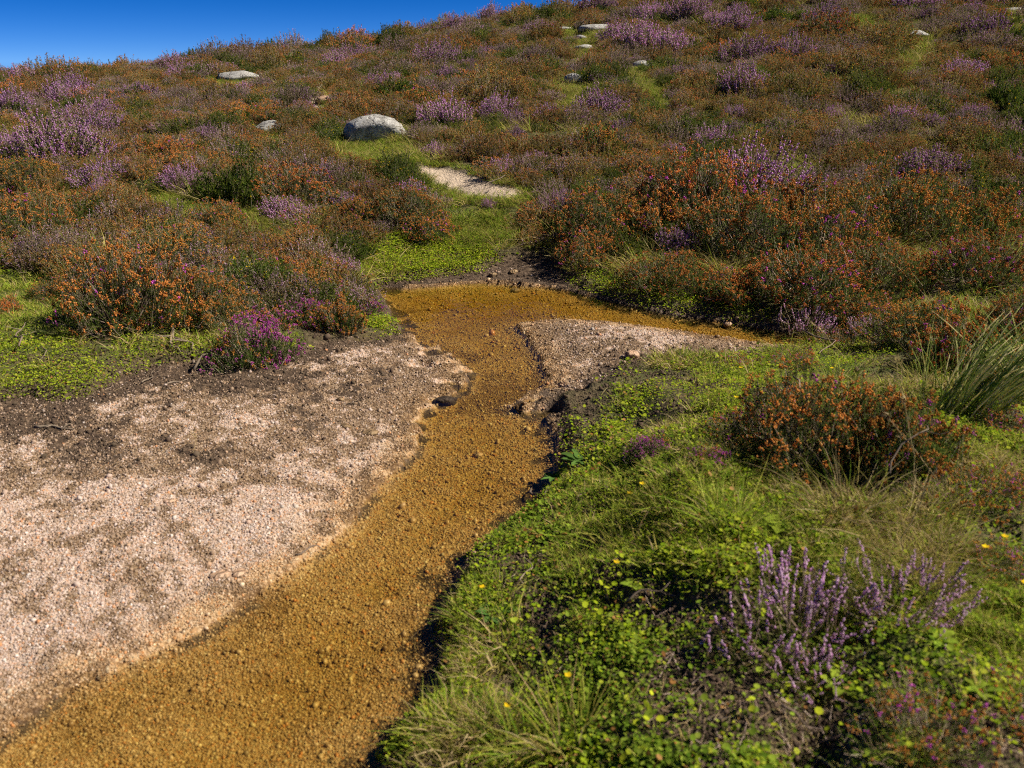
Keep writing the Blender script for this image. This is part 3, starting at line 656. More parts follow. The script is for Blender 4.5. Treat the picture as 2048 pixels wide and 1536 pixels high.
# ------------------------------------------------------------------ bare driftwood and dead branches
def stick(u0, v0, u1, v1, rpx, label, seed, lift=.0, fork=True, bend=.12, name='dead_branch', cat='branch', arch=0.):
    r = np.random.default_rng(seed); a, ta = hit(u0, v0); b, tb = hit(u1, v1); n = 9; L = np.linalg.norm(b - a); rad = rpx * .36 * ta / FPX
    side = unit(np.cross(b - a, [0, 0, 1.])); ph = r.uniform(0, 6); pts = []
    for i in range(n):
        t = i / (n - 1); p = a * (1 - t) + b * t + side * L * bend * math.sin(t * 5 + ph) * math.sin(t * math.pi) + r.normal(0, .012 * L, 3) * [1, 1, .3]
        p[2] = float(bil(Z, p[0:1], p[1:2])[0]) + rad * .8 + lift + arch * L * math.sin(t * math.pi); pts.append(p)
    pts = np.array(pts); c = pts[0].copy(); g = G(); path_tube(g, pts - c, [rad * (1 - .65 * i / (n - 1)) for i in range(n)], r, 6)
    o = link(name, g.mesh(name, [MAT['wood']], True), None, c); tag(o, label, cat)
    if fork:
        for k, i in enumerate((3, 6)):
            g = G(); d = unit(pts[i + 1] - pts[i] + side * r.choice([-1, 1]) * .6 * L + np.array([0, 0, .15 * L])); q = [pts[i] + d * s * L * .25 for s in (0, .35, .7, 1.)]
            q = [x + r.normal(0, .01 * L, 3) for x in q]; q[0] = pts[i]; path_tube(g, np.array(q) - c, [rad * .5, rad * .4, rad * .3, rad * .15], r, 5); link('side_twig', g.mesh('side_twig', [MAT['wood']], True), o)
    return o
stick(70, 856, 148, 860, 9, 'bleached curved branch lying on the peat at the edge of the gravel', 1, bend=.08)
stick(240, 827, 270, 826, 6, 'short pale stick at the foot of the leafy bank', 2, fork=False)
stick(288, 655, 325, 664, 8, 'thick brown root below the orange heather, upper one', 3, .02, False)
stick(345, 662, 390, 715, 9, 'frayed brown root slanting down the leafy bank', 4, .02)
stick(338, 685, 362, 712, 7, 'short brown root beside the frayed one on the bank', 5, .02, False)
stick(388, 748, 450, 730, 7, 'twisted grey branch under the magenta heather clump', 6, .02, arch=.3)
stick(332, 770, 376, 760, 5, 'thin pale stick lying on the dark peat below the bank', 7, fork=False)
stick(45, 712, 55, 665, 6, 'upright grey forked branch on the grassy bank at the edge of the picture', 8, .05)
stick(85, 700, 115, 760, 4, 'thin grey twig trailing down the leafy bank', 9, .02, False)
stick(285, 770, 310, 745, 4, 'fine forked grey twig on the dark peat', 10, .01)
stick(1140, 555, 1150, 530, 4, 'forked dead twig at the right bank of the inlet', 11, .08)
stick(590, 1112, 655, 1103, 7, 'dark wet stick lying at the waterline of the gravel bar', 12, fork=False)
stick(1580, 840, 1620, 885, 6, 'bare grey twig in the blurred heather on the near bank', 13, .16, False)
stick(1770, 1010, 1838, 925, 5, 'bleached crooked branch standing out of the near bank grass', 14, .10, arch=.25)
stick(1700, 1290, 1760, 1296, 7, 'pale dead stem beneath the lilac heather in front', 15, .05)
stick(1250, 1225, 1340, 1180, 6, 'brown dry stalk on the bare soil of the near bank', 16, .02)
stick(1045, 1180, 1050, 1120, 5, 'dry straw-coloured stalk near the water edge of the near bank', 17, .02, False)
stick(1830, 1285, 1880, 1265, 6, 'short bleached twig in the leaves at the right edge', 18, .05)
stick(1560, 1430, 1620, 1480, 8, 'short brown stick on the bare soil under the lilac heather', 19, .02)
stick(1060, 990, 1095, 1000, 7, 'dark root sticking out of the bank into the stream', 20, .02, False)
stick(970, 400, 1010, 378, 4, 'thin bleached branch across the end of the path', 21, .12)
stick(1600, 700, 1640, 760, 4, 'pale dry stem leaning over the green bank by the spit', 22, .12, False)

# ------------------------------------------------------------------ single bushes one can point at
def hero(kind, i, u, v, wpx, label, name, cat='heather', group=None, hz=1.0, rz=None, tilt=0.):
    p, t = hit(u, v); base = {'bell': .34, 'bellrose': .30, 'bellthin': .34, 'ling': .33, 'lingopen': .28 if i == 0 else .25}[kind]
    s = wpx * .5 * t / FPX / base; e = bpy.data.objects.new(name, None); COL.objects.link(e)
    e.location = (p[0], p[1], p[2] - .01); e.rotation_euler = (0, tilt, random.uniform(0, 6.28) if rz is None else rz); e.scale = (s, s, s * hz); e.empty_display_size = .1
    tag(e, label, cat, group)
    for pn, me in HERO[(kind, i)]: tag(link(pn, me, e), kind='stuff')
    OCC.append((p[0], p[1], wpx * .5 * t / FPX * .72)); return e
B, Lg = 'bell_heather_bush', 'ling_heather_bush'
# left bank
hero('bell', 0, 265, 640, 260, 'broad orange heather dotted with magenta overhanging the leafy left bank', B, hz=1.25)
hero('bell', 1, 400, 610, 200, 'orange and olive heather directly right of the broad overhanging one', B, hz=.9)
hero('bellrose', 0, 505, 720, 190, 'dense magenta-flowered heather clump on the edge of the dark peat', B, hz=1.15)
hero('bellrose', 1, 540, 655, 140, 'magenta-tipped heather just behind the dense clump on the peat edge', B, hz=.9)
hero('bell', 2, 680, 655, 150, 'rounded rusty heather with magenta tips at the left end of the pool', B, hz=1.2)
hero('bellrose', 1, 730, 625, 90, 'small magenta heather leaning over the left end of the pool', B, hz=1.1)
hero('bell', 0, 610, 600, 160, 'low olive-brown heather behind the rounded bush at the pool', B, hz=.7)
hero('bell', 1, 350, 530, 220, 'rusty heather between the green lawn and the overhanging bush', B, hz=.8)
hero('bellthin', 0, 520, 560, 170, 'thin brown heather with a few magenta bells on the left bank', B, hz=.9)
hero('bell', 2, 10, 625, 90, 'brown-orange heather at the left edge beside the short grass', B, hz=1.1)
hero('bell', 1, 50, 480, 210, 'large orange heather at the left edge above the short grass', B, hz=1.0)
hero('ling', 0, 165, 475, 90, 'lilac heather beside the large orange heather at the left edge', Lg)
hero('ling', 1, 400, 490, 100, 'lilac heather with thin spikes below the green lawn', Lg, hz=.9)
hero('ling', 0, 645, 500, 60, 'small greyish lilac heather above the lime green mat', Lg)
hero('ling', 1, 520, 495, 70, 'small mauve heather right of the lilac one below the lawn', Lg)
hero('bell', 0, 440, 450, 110, 'rusty heather at the right end of the green lawn', B)
hero('bell', 2, 300, 435, 90, 'rusty heather standing in front of the green lawn', B, hz=.9)
hero('ling', 1, 210, 400, 80, 'tall lilac heather left of the green lawn', Lg, hz=1.3)
hero('ling', 0, 262, 345, 75, 'bright round purple heather below the orange mound on the left slope', Lg, hz=1.2)
hero('ling', 1, 365, 375, 120, 'wide lilac heather directly above the green lawn', Lg, hz=.9)
hero('ling', 0, 45, 310, 150, 'large bright purple heather at the left edge of the slope', Lg, hz=1.0)
hero('bell', 2, 350, 320, 150, 'vivid orange mound of heather above the lilac bushes on the left', B, hz=.9)
hero('bell', 1, 60, 380, 160, 'orange heather below the large purple one at the left edge', B, hz=.9)
hero('bell', 0, 590, 400, 170, 'rust-coloured heather right of the green lawn', B, hz=.9)
hero('bell', 1, 815, 435, 160, 'orange heather below the bare path, right one of the pair', B, hz=.9)
hero('bell', 2, 710, 440, 150, 'orange heather below the bare path, left one of the pair', B, hz=.9)
hero('bellthin', 1, 620, 460, 150, 'thin brown-green heather between lawn and lime mat', B, hz=.8)
hero('bell', 0, 860, 470, 120, 'green heather with white and rust specks above the lime mat', B, hz=.8)
# right of the inlet
hero('ling', 1, 1115, 425, 110, 'lilac heather at the right end of the bare path', Lg, hz=1.0)
hero('ling', 0, 975, 415, 50, 'small bright lilac heather in the notch of the bare path', Lg, hz=1.2)
hero('bell', 1, 1200, 470, 217, 'olive and rust heather right above the dry inlet', B, hz=0.94)
hero('bell', 0, 1180, 520, 153, 'drooping brown heather hanging over the right of the inlet', B, hz=0.94)
hero('bell', 2, 1320, 480, 243, 'orange heather mass, leftmost of the row behind the pool', B, hz=1.03)
hero('bell', 0, 1400, 430, 243, 'brightest orange heather mound behind the pool', B, hz=1.13)
hero('bell', 1, 1500, 500, 256, 'orange heather in the middle of the row behind the pool', B, hz=1.03)
hero('bell', 2, 1580, 440, 243, 'brownish orange heather with bare stems behind the row', B, hz=1.03)
hero('bell', 0, 1660, 500, 230, 'orange heather with magenta dots right of the row middle', B, hz=1.03)
hero('bell', 1, 1800, 470, 268, 'rusty heather with a dark hollow beneath on the right slope', B, hz=1.03)
hero('bell', 2, 1960, 470, 256, 'rusty heather at the right edge on the slope', B, hz=1.03)
hero('bell', 0, 1960, 560, 230, 'dark green and rust heather above the large right-hand bush', B, hz=0.94)
hero('bell', 1, 1340, 570, 192, 'low rusty heather on the far bank of the pool', B, hz=0.76)
hero('bell', 2, 1470, 590, 204, 'dark heather overhanging the right arm of the pool', B, hz=0.85)
hero('bell', 0, 1620, 590, 256, 'brown-olive heather behind the right end of the pool', B, hz=0.85)
hero('bell', 1, 1750, 570, 230, 'olive heather between the pool end and the dark hollow', B, hz=0.85)
hero('lingopen', 1, 1610, 660, 120, 'pale lilac spikes growing behind the green tuft at the pool end', Lg, hz=1.0)
hero('lingopen', 1, 1740, 665, 90, 'few pale lilac spikes left of the big orange bush', Lg, hz=.9)
hero('bell', 2, 1920, 740, 300, 'big orange-brown heather behind the rush clump', B, hz=1.15)
hero('bell', 0, 2030, 660, 150, 'orange heather at the right edge behind the big one', B, hz=1.1)
hero('ling', 0, 2045, 640, 100, 'pale lilac heather cut by the right edge of the picture', Lg, hz=1.0)
hero('bell', 1, 1620, 920, 330, 'blurred brown and orange heather on the near bank, left half', B, hz=1.2)
hero('bell', 2, 1800, 925, 330, 'blurred brown and orange heather on the near bank, beside the rushes', B, hz=1.3)
hero('bellrose', 0, 1310, 915, 120, 'small magenta and orange heather on the near bank', B, hz=1.0)
hero('bellrose', 1, 1420, 925, 110, 'small dark heather with purple bells right of its magenta twin', B, hz=1.0)
hero('lingopen', 0, 1600, 1290, 350, 'open lilac heather in front on the near bank', Lg, hz=1.15)
hero('lingopen', 1, 1800, 1225, 270, 'lilac heather right behind the open one in front', Lg, hz=1.0)
hero('lingopen', 1, 1640, 1370, 180, 'short lilac spikes at the foot of the open heather in front', Lg, hz=.8)
hero('bellthin', 0, 1850, 1480, 380, 'sparse orange heather with pink bells in the bottom corner', B, hz=.9)
hero('bellthin', 1, 2040, 1450, 260, 'sparse heather with magenta bells cut by the bottom corner', B, hz=1.0)
hero('bellthin', 1, 2010, 990, 180, 'thin green heather with magenta bells at the right edge', B, hz=1.0)
hero('bellthin', 0, 2010, 860, 160, 'thin heather with pink bells right of the rush clump', B, hz=.9)
hero('bellthin', 1, 1590, 735, 120, 'small olive heather with orange bells on the green bank', B, hz=.9)

hero('bellthin', 0, 1490, 860, 190, 'thin olive heather left of the blurred brown and orange one', B, hz=.9)
hero('bellthin', 1, 1930, 1010, 230, 'thin heather below the rush clump with a few orange bells', B, hz=1.0)
hero('bellthin', 0, 1990, 1130, 190, 'low thin heather at the right edge above the leafy rosette', B, hz=.8)
hero('bellthin', 1, 1700, 690, 150, 'low olive heather on the green bank behind the blurred heather', B, hz=.8)
hero('bellthin', 1, 1490, 735, 110, 'low green heather at the end of the gravel spit', B, hz=.7)
NT = [tuft(270 + i, 150, .09, .19, .0032, [MAT['moor'], MAT['straw'], MAT['grass']], .8, mx).mesh('near_tussock', [MAT['moor'], MAT['straw'], MAT['grass']]) for i, mx in enumerate(([.50, .25, .25], [.40, .04, .56], [.35, .50, .15]))]
for (u, v, i, s_, lb) in [(1690, 1010, 2, 1., 'straw tussock in front of the blurred brown and orange heather'), (1790, 1085, 2, 1.1, 'dry straw tussock beside the crooked bleached branch'), (1880, 1150, 2, .9, 'dry straw tussock right behind the lilac heather'),
        (1560, 715, 1, .9, 'green tussock at the end of the gravel spit'), (1680, 760, 1, 1., 'yellow-green tussock above the blurred heather'), (1640, 690, 1, .9, 'green tussock in front of the pale lilac spikes'), (1460, 1040, 1, .9, 'yellow-green tussock left of the deep shade'),
        (1240, 1090, 1, .8, 'yellow-green tussock right of the shaded stream hollow'), (1330, 1010, 1, .8, 'yellow-green tussock below the small magenta heather'), (1150, 1480, 0, 1., 'blurred tussock at the bottom edge of the near bank'), (1060, 1500, 1, .8, 'blurred green tussock overhanging the stream at the bottom'),
        (930, 1230, 1, .5, 'small green tuft hanging over the stream edge'), (860, 1470, 1, .6, 'green tuft at the water in the bottom corner of the bank'), (1060, 1075, 1, .5, 'small grass tuft over the shaded stream hollow'), (1020, 1090, 1, .45, 'smallest grass tuft left of the shaded hollow'), (1850, 760, 0, .9, 'tall mixed tussock left of the rush clump')]:
    p, t = hit(u, v); o = link('grass_tussock', NT[i], None, (p[0], p[1], p[2] - .005)); o.scale = (s_, s_, s_); o.rotation_euler = (0, 0, random.uniform(0, 6.28)); tag(o, lb, 'grass')

hero('bell', 1, 1850, 690, 210, 'rusty heather directly left of the big orange-brown one', B, hz=1.0)
hero('bell', 0, 1730, 640, 150, 'olive heather above the few pale lilac spikes', B, hz=.8)
hero('bell', 2, 2060, 770, 230, 'rusty heather at the right edge beside the rushes', B, hz=1.0)
hero('bellthin', 0, 1590, 800, 150, 'thin brown heather between green bank and blurred heather', B, hz=.9)
hero('bell', 1, 450, 640, 150, 'olive heather between the broad overhanging one and the magenta clump', B, hz=.9)
hero('bellrose', 0, 610, 645, 130, 'magenta and rust heather left of the rounded bush at the pool', B, hz=.9)
hero('bell', 2, 345, 640, 150, 'orange heather on the right flank of the broad overhanging one', B, hz=.9)
hero('bellrose', 1, 300, 560, 140, 'magenta-dotted heather on top of the left bank', B, hz=.8)
hero('bell', 1, 120, 590, 110, 'small rusty heather between short grass and the overhanging one', B, hz=.8)

# named shrubs on the slope (too far to show parts)
def shrub(kind, i, u, v, wpx, label, name, cat, hz=1., group=None):
    p, t = hit(u, v); s = wpx * .5 * t / FPX / .34
    o = link(name, FAR[(kind, i)], None, (p[0], p[1], p[2] - .02)); o.rotation_euler = (0, 0, random.uniform(0, 6.28)); o.scale = (s, s, s * hz)
    tag(o, label, cat, group); OCC.append((p[0], p[1], s * .34 * .7)); return o
for k, (kind, u, v, wpx, label, hz) in enumerate([
    ('ling', 1195, 240, 130, 'biggest purple heather below the cracked white-grey rock', 1.2), ('ling', 1100, 245, 100, 'purple heather left of the biggest one', 1.1),
    ('ling', 1245, 262, 70, 'purple heather at the lower right of the biggest one', 1.), ('ling', 1430, 300, 110, 'pale lilac heather in the middle of the right slope', 1.1),
    ('ling', 1340, 310, 80, 'lilac heather left of the pale one on the right slope', 1.), ('ling', 1490, 140, 55, 'bright pink heather beside the vivid orange bush', 1.1),
    ('ling', 1650, 45, 100, 'wide purple heather high on the right slope', .9), ('ling', 1735, 140, 70, 'pale purple heather above the dark gorse', .9),
    ('ling', 1920, 155, 110, 'wide lilac heather on the upper right slope', .9), ('ling', 1662, 235, 60, 'round lilac heather below the dark gorse', 1.1),
    ('ling', 1860, 250, 80, 'lilac heather below the wide one on the upper right slope', .9), ('ling', 2030, 340, 90, 'deep purple heather at the right edge of the slope', 1.1),
    ('ling', 872, 310, 70, 'lilac heather just above the bare path', 1.), ('ling', 1500, 365, 70, 'lilac heather beside the dark angular rock', .9),
    ('ling', 1712, 372, 50, 'small mauve heather above the flat white stone', 1.), ('ling', 1030, 275, 60, 'lilac heather on the slope above the path end', 1.),
    ('ling', 1072, 325, 70, 'mauve heather right of the path bend', 1.), ('ling', 770, 175, 90, 'purple heather on the slope above the domed boulder', .9),
    ('ling', 900, 160, 80, 'purple heather halfway up above the domed boulder', .9), ('ling', 250, 210, 70, 'purple heather on the upper left slope', .9),
    ('ling', 420, 275, 70, 'mauve heather left of the small half hidden boulder', 1.), ('ling', 235, 165, 60, 'purple heather close under the left skyline', .8),
    ('bell', 1440, 120, 90, 'vivid orange heather standing alone high on the right slope', 1.), ('bell', 1410, 150, 70, 'orange heather at the foot of the vivid one', .9),
    ('gorse', 1725, 190, 110, 'dark green gorse on the right slope', 1.), ('gorse', 2010, 215, 130, 'tall dark green gorse at the right edge', 1.2),
    ('gorse', 2020, 290, 110, 'yellow-flowered gorse at the right edge', .9), ('gorse', 1250, 285, 60, 'small yellow-dotted gorse below the purple heathers', .8),
    ('gorse', 1620, 360, 90, 'green gorse with yellow dots above the orange row', .7), ('gorse', 1330, 90, 50, 'small dark gorse high on the slope', .9)]):
    nm = {'ling': 'ling_heather_bush', 'bell': 'bell_heather_bush', 'gorse': 'gorse_bush'}[kind]
    shrub(kind, k % 3, u, v, wpx, label, nm, 'gorse' if kind == 'gorse' else 'heather', hz)

# ------------------------------------------------------------------ the rest of the heather on the slope, each bush an object
r = np.random.default_rng(21)
cand = []
occ = [(a, b, c) for a, b, c in OCC]
ox = np.array([q[0] for q in occ]); oy = np.array([q[1] for q in occ]); orad = np.array([q[2] for q in occ])
px_, py_, pr_ = list(ox), list(oy), list(orad)
tries = 16000
cx = r.uniform(-19, 19, tries); cyy = 4.3 + (31 - 4.3) * r.random(tries) ** 1.15; cr = r.uniform(.22, .52, tries)
cz = bil(Z, cx, cyy); vis = in_view(cx, cyy, cz, 260) & (bil(DB, cx, cyy) > .35) & (np.maximum(bil(PATHM, cx, cyy), bil(PATHC, cx, cyy - .25)) < .15) & (bil(PATHC, cx, cyy) < .15) & (bil(PATHC, cx, cyy + .45) < .15) & clear_of_rocks(cx, cyy, 1.0) & (bil(LAWN, cx, cyy) < .15) & (bil(LAWN, cx, cyy + .3) < .3) & (bil(LIMEM, cx, cyy) < .2) & (bil(LIMEM, cx, cyy + .3) < .4)
A = np.array(px_ + [0.] * 3000); Bv = np.array(py_ + [0.] * 3000); Cc = np.array(pr_ + [0.] * 3000); m_ = len(px_)
COUNT = dict(bello=0, lingb=0, ling=0, gorse=0, tussock=0, bell=0)
SHADE = fbm(cx, cyy, 4.0, 2, 91); SH2 = fbm(cx, cyy, 3.2, 2, 95)
def ZONES(u, y):
    if u < 430: return 'left of the boulder under the skyline' if y > 14 else 'on the left slope' if y > 8.5 else 'on the left bank'
    if u < 760: return 'between skyline boulder and upper path' if y > 14 else 'around the large domed boulder' if y > 8.5 else 'below the green lawn'
    if u < 1120: return 'between upper path and rock outcrop' if y > 14.5 else 'just above the bare path'
    if u < 1500: return 'right of the rock outcrop' if y > 13 else 'above the brightest orange mound'
    return 'on the far upper right slope' if y > 13 else 'above the right part of the orange row'
def SIZE(q): return 'small ' if q < .30 else 'large ' if q > .40 else ''
for i in range(tries):
    if not vis[i]: continue
    x, y, rr_ = cx[i], cyy[i], cr[i]
    if (y < 6.9 and x > -.9) or y < 5.3: continue
    d2 = (A[:m_] - x) ** 2 + (Bv[:m_] - y) ** 2
    if (d2 < (Cc[:m_] * .66 + rr_ * .66) ** 2).any(): continue
    q = r.random() + .9 * (SHADE[i] - .5); pur = SH2[i]
    if pur > .54 and r.random() < .68: kind = 'ling'
    elif q < .42: kind = 'bello' if r.random() < .78 else 'bell'
    elif q < .70: kind = 'lingb'
    elif q < .79: kind = 'ling'
    elif q < .85: kind = 'gorse'
    elif q < .95: kind = 'tussock'
    else: kind = 'bello'
    if COUNT['bello'] + COUNT['bell'] >= 240 and kind in ('bello', 'bell'): kind = 'lingb'
    if COUNT['ling'] + COUNT['lingb'] >= 262 and kind in ('ling', 'lingb'): kind = 'bello'
    if (COUNT['bello'] + COUNT['bell'] >= 240 and kind == 'bello'): continue
    A[m_], Bv[m_], Cc[m_] = x, y, rr_; m_ += 1; COUNT[kind] += 1
    nv = 3 if kind in ('gorse', 'tussock') else 4; me = FAR[(kind, int(r.integers(nv)))]
    nm, cat, desc = {'bello': ('bell_heather_bush', 'heather', 'rusty brown heather bush'), 'bell': ('bell_heather_bush', 'heather', 'orange heather bush'), 'lingb': ('ling_heather_bush', 'heather', 'faded mauve-brown heather bush'),
        'ling': ('ling_heather_bush', 'heather', 'purple flowering heather bush'), 'gorse': ('gorse_bush', 'gorse', 'dark green gorse bush'), 'tussock': ('grass_tussock', 'grass', 'yellowish grass tussock')}[kind]
    u, v, dep = project(np.array([x, y, cz[i]])); zone = ZONES(float(u), y)
    o = link(nm, me, None, (x, y, cz[i] - .03)); s = rr_ / .33 * 1.0; o.scale = (s, s, s * r.uniform(.75, 1.25)); o.rotation_euler = (r.normal(0, .06), r.normal(0, .06), r.uniform(0, 6.28))
    desc = SIZE(rr_) + desc; tag(o, '%s %s' % (desc, zone), cat, '%s %s' % (desc.replace('bush', 'bushes').replace('tussock', 'tussocks'), zone))
print('slope bushes', COUNT)
A, Bv, Cc = A[:m_], Bv[:m_], Cc[:m_]

# low scrub filling between them, too dense to count
n = 13000; sx = r.uniform(-1, 1, n); sy = 4.4 + 28 * r.random(n) ** 1.5; sx = sx * (sy * .66 + 1.2); sz = bil(Z, sx, sy)
k = in_view(sx, sy, sz, 260) & (bil(DB, sx, sy) > .22) & (bil(PATHM, sx, sy) < .2) & (bil(PATHC, sx, sy) < .2) & (bil(PATHC, sx, sy + .3) < .2) & clear_of_rocks(sx, sy, .7) & (bil(LAWN, sx, sy) < .2) & (bil(LAWN, sx, sy + .2) < .3) & (bil(LIMEM, sx, sy) < .3) & ~((sy < 6.8) & (sx > -.8)) & (sy > 5.3) & (fbm(sx, sy, .9, 3, 64) < .72)
for (a, b, c) in OCC:
    if c > .10: k &= ((sx - a) ** 2 + (sy - b - .05) ** 2 > (c * 1.15) ** 2)
sx, sy, sz = sx[k], sy[k], sz[k]; n = len(sx); print('scrub', n)
scrubc = proto_collection('scrub_plant', [FAR[('bello', 0)], FAR[('bello', 1)], FAR[('lingb', 0)], FAR[('lingb', 1)], FAR[('lingb', 2)], FAR[('gorse', 0)], FAR[('bell', 1)], FAR[('ling', 1)]])
s_ = r.uniform(.40, .85, n)
scatter('heath_scrub', 'low brown heath scrub covering the slope between bushes', np.stack([sx, sy, sz - .03], -1), spin(r, n, .1), np.stack([s_, s_, s_ * r.uniform(.6, 1.1, n)], -1),
        r.choice(8, n, p=[.18, .17, .15, .12, .08, .15, .08, .07]), scrubc)

# ------------------------------------------------------------------ grasses
SOIL_PX = [[(975,1120),(1100,1090),(1160,1220),(1130,1320),(1050,1320),(1000,1220)],[(1190,1160),(1400,1130),(1450,1240),(1300,1285),(1200,1250)],[(1290,1290),(1420,1280),(1460,1430),(1400,1536),(1310,1480),(1260,1380)],[(1150,800),(1240,770),(1240,850),(1150,880)],[(1180,1320),(1270,1330),(1260,1400),(1190,1390)],[(1440,1180),(1500,1170),(1500,1260),(1440,1270)]]
def soil_gap(x, y, z):
    m = sstep(.55, .63, fbm(x, y, .30, 3, 88)) * sstep(.05, .3, x) * (y < 4.6)
    for poly in SOIL_PX: m = np.maximum(m, sstep(10, -12, in_px(x, y, z, poly) + 40 * (fbm(x, y, .09, 2, 89) - .5)))
    return m
gm = [MAT['grass'], MAT['moor'], MAT['straw']]
gr = []
for i in range(3): gr.append(tuft(300 + i, 34, .040, .055, .0030, gm, .5, [.85, .10, .05]).mesh('short_green_grass', gm))
for i in range(3): gr.append(tuft(310 + i, 30, .035, .085, .0032, gm, .7, [.45, .40, .15]).mesh('moor_grass', gm))
for i in range(2): gr.append(tuft(320 + i, 30, .040, .10, .0030, gm, 1.1, [.05, .30, .65]).mesh('dry_grass', gm))
for i in range(2): gr.append(tuft(330 + i, 46, .10, .10, .006, gm, .6, [.70, .25, .05]).mesh('slope_green_grass', gm))
for i in range(3): gr.append(tuft(340 + i, 46, .10, .15, .006, gm, .7, [.15, .60, .25]).mesh('slope_moor_grass', gm))
for i in range(2): gr.append(tuft(350 + i, 40, .10, .16, .006, gm, .9, [.05, .35, .60]).mesh('slope_dry_grass', gm))
grassc = proto_collection('grass_tuft', gr)
def sample(n, x0, x1, y0, y1, pw=1.0):
    t = r.random(n); y = 1 / (1 / y0 + (1 / y1 - 1 / y0) * t) if pw else y0 + (y1 - y0) * t
    return r.uniform(-1, 1, n), y
n = 150000; q, y = sample(n, 0, 0, 1.3, 8.5); x = q * (y * .68 + .5)
db = bil(DB, x, y); ln = bil(LAWN, x, y); f1 = fbm(x, y, .38, 3, 61); f2 = fbm(x, y, .5, 3, 66)
keep = (db > .015) & (r.random(n) < np.where(y > 6.3, .35, 1)) & ((f1 > .47) | (ln > .4) | (r.random(n) < .10)) & (r.random(n) < np.where(ln > .4, .8, .38 + .15 * (f1 > .55)))
nb_ = (x > -.05) & (y < 4.4); keep &= ~nb_ | (f1 > .46) | (r.random(n) < .32)
keep |= (in_px(x, y, bil(Z, x, y), [(1600,900),(1760,960),(1900,980),(1940,1120),(1860,1200),(1760,1130),(1640,1060)]) < 0) & (r.random(n) < .6)
keep &= (r.random(n) > soil_gap(x, y, bil(Z, x, y)) * .96)
for poly in LIME_PX[:5]: keep &= (in_px(x, y, bil(Z, x, y), poly) > 8) | (r.random(n) < .25)
x, y, f1, f2, ln = x[keep], y[keep], f1[keep], f2[keep], ln[keep]; n = len(x); print('grass near', n)
dryp = np.minimum(in_px(x, y, bil(Z, x, y), [(1600,900),(1760,960),(1900,980),(1940,1120),(1860,1200),(1760,1130),(1640,1060)]), in_px(x, y, bil(Z, x, y), [(1000,1450),(1150,1390),(1300,1430),(1330,1560),(1000,1560)]) + 30); dry = ((f2 > .57) & (ln < .4)) | (dryp < 0); pick = np.where(dry, r.integers(3, 8, n), np.where(r.random(n) < .72, r.integers(0, 3, n), r.integers(3, 6, n)))
s_ = r.uniform(.6, 1.25, n) * np.clip(.75 + .09 * y, .8, 1.35) * np.where(ln > .4, .7, 1) * np.clip(.45 + bil(DB, x, y) * 4, .5, 1) * np.where((x > 0) & (y < 4.4), .82, 1)
def near_grass():
    g = G(); nb = 14; tot = n * nb; P0 = np.repeat(np.stack([x, y, bil(Z, x, y)], -1), nb, 0); pk = np.repeat(pick, nb); sc = np.repeat(s_, nb)
    a = r.uniform(0, 6.283, tot); q = .042 * np.sqrt(r.random(tot)) * sc; o = np.stack([np.cos(a), np.sin(a), np.zeros(tot)], -1)
    P0 = P0 + o * q[:, None]; P0[:, 2] = bil(Z, P0[:, 0], P0[:, 1]) - .004
    long_ = np.where(pk < 3, .050, np.where(pk < 6, .075, .090)); lean = np.where(pk < 3, .35, np.where(pk < 6, .55, .9))
    D = unit(o * (lean * q / (.042 * sc))[:, None] + np.array([0, 0, 1.]) + r.normal(0, .25, (tot, 3))); Bn = (o * .4 + r.normal(0, .35, (tot, 3))) * .8; Bn[:, 2] = -np.abs(r.normal(.25, .2, tot))
    u_ = r.random(tot); ms = np.where(pk < 3, np.where(u_ < .85, 0, 1), np.where(pk < 6, np.where(u_ < .45, 0, np.where(u_ < .85, 1, 2)), np.where(u_ < .35, 1, 2)))
    L_ = long_ * sc * r.uniform(.45, 1.15, tot); W_ = .0034 * sc * r.uniform(.7, 1.3, tot) * np.clip(.8 + .08 * P0[:, 1], .9, 1.5)
    for m_ in range(3):
        k_ = ms == m_; P_, D_, B_, l_, w_ = P0[k_], D[k_], Bn[k_], L_[k_], W_[k_]; sd_ = perp(D_, r) * (w_ * .5)[:, None]
        mid = P_ + D_ * (l_ * .55)[:, None] + B_ * (l_ * .3)[:, None]; tip = P_ + D_ * l_[:, None] + B_ * l_[:, None]
        g.add(np.stack([P_ - sd_, P_ + sd_, mid + sd_ * .75, mid - sd_ * .75, tip], 1), rep(len(P_), 5, [[0, 1, 2], [0, 2, 3], [3, 2, 4]]), m_)
    return g.mesh('bank_grass', gm)
tag(link('bank_grass', near_grass()), 'short green and straw coloured grass growing on the banks', kind='stuff')
n2 = 14000; y2 = 6.2 + 26 * r.random(n2) ** 1.3; x2 = r.uniform(-1, 1, n2) * (y2 * .68 + 1); z2 = bil(Z, x2, y2)
g2 = fbm(x2, y2, 1.1, 3, 68); ln2 = bil(LAWN, x2, y2); k = (np.maximum(bil(PATHM, x2, y2), bil(PATHC, x2, y2)) < .3) & ((bil(LIMEM, x2, y2) < .3) | (r.random(n2) < .15)) & (bil(DB, x2, y2) > .1) & ((g2 > .42) | (ln2 > .3))
x2, y2, z2, g2, ln2 = x2[k], y2[k], z2[k], g2[k], ln2[k]; n2 = len(x2); print('grass slope', n2)
ne = 220000; ye = 4.6 + 22 * r.random(ne) ** 1.4; xe = r.uniform(-1, 1, ne) * (ye * .66 + .5); le = bil(LAWN, xe, ye); ce = np.maximum(bil(PATHC, xe, ye), ~clear_of_rocks(xe, ye, 1.0)) * (bil(PATHM, xe, ye) < .3); ke = ((le > .35) | (ce > .3)) & (bil(DB, xe, ye) > .1) & (ye > 6.0)
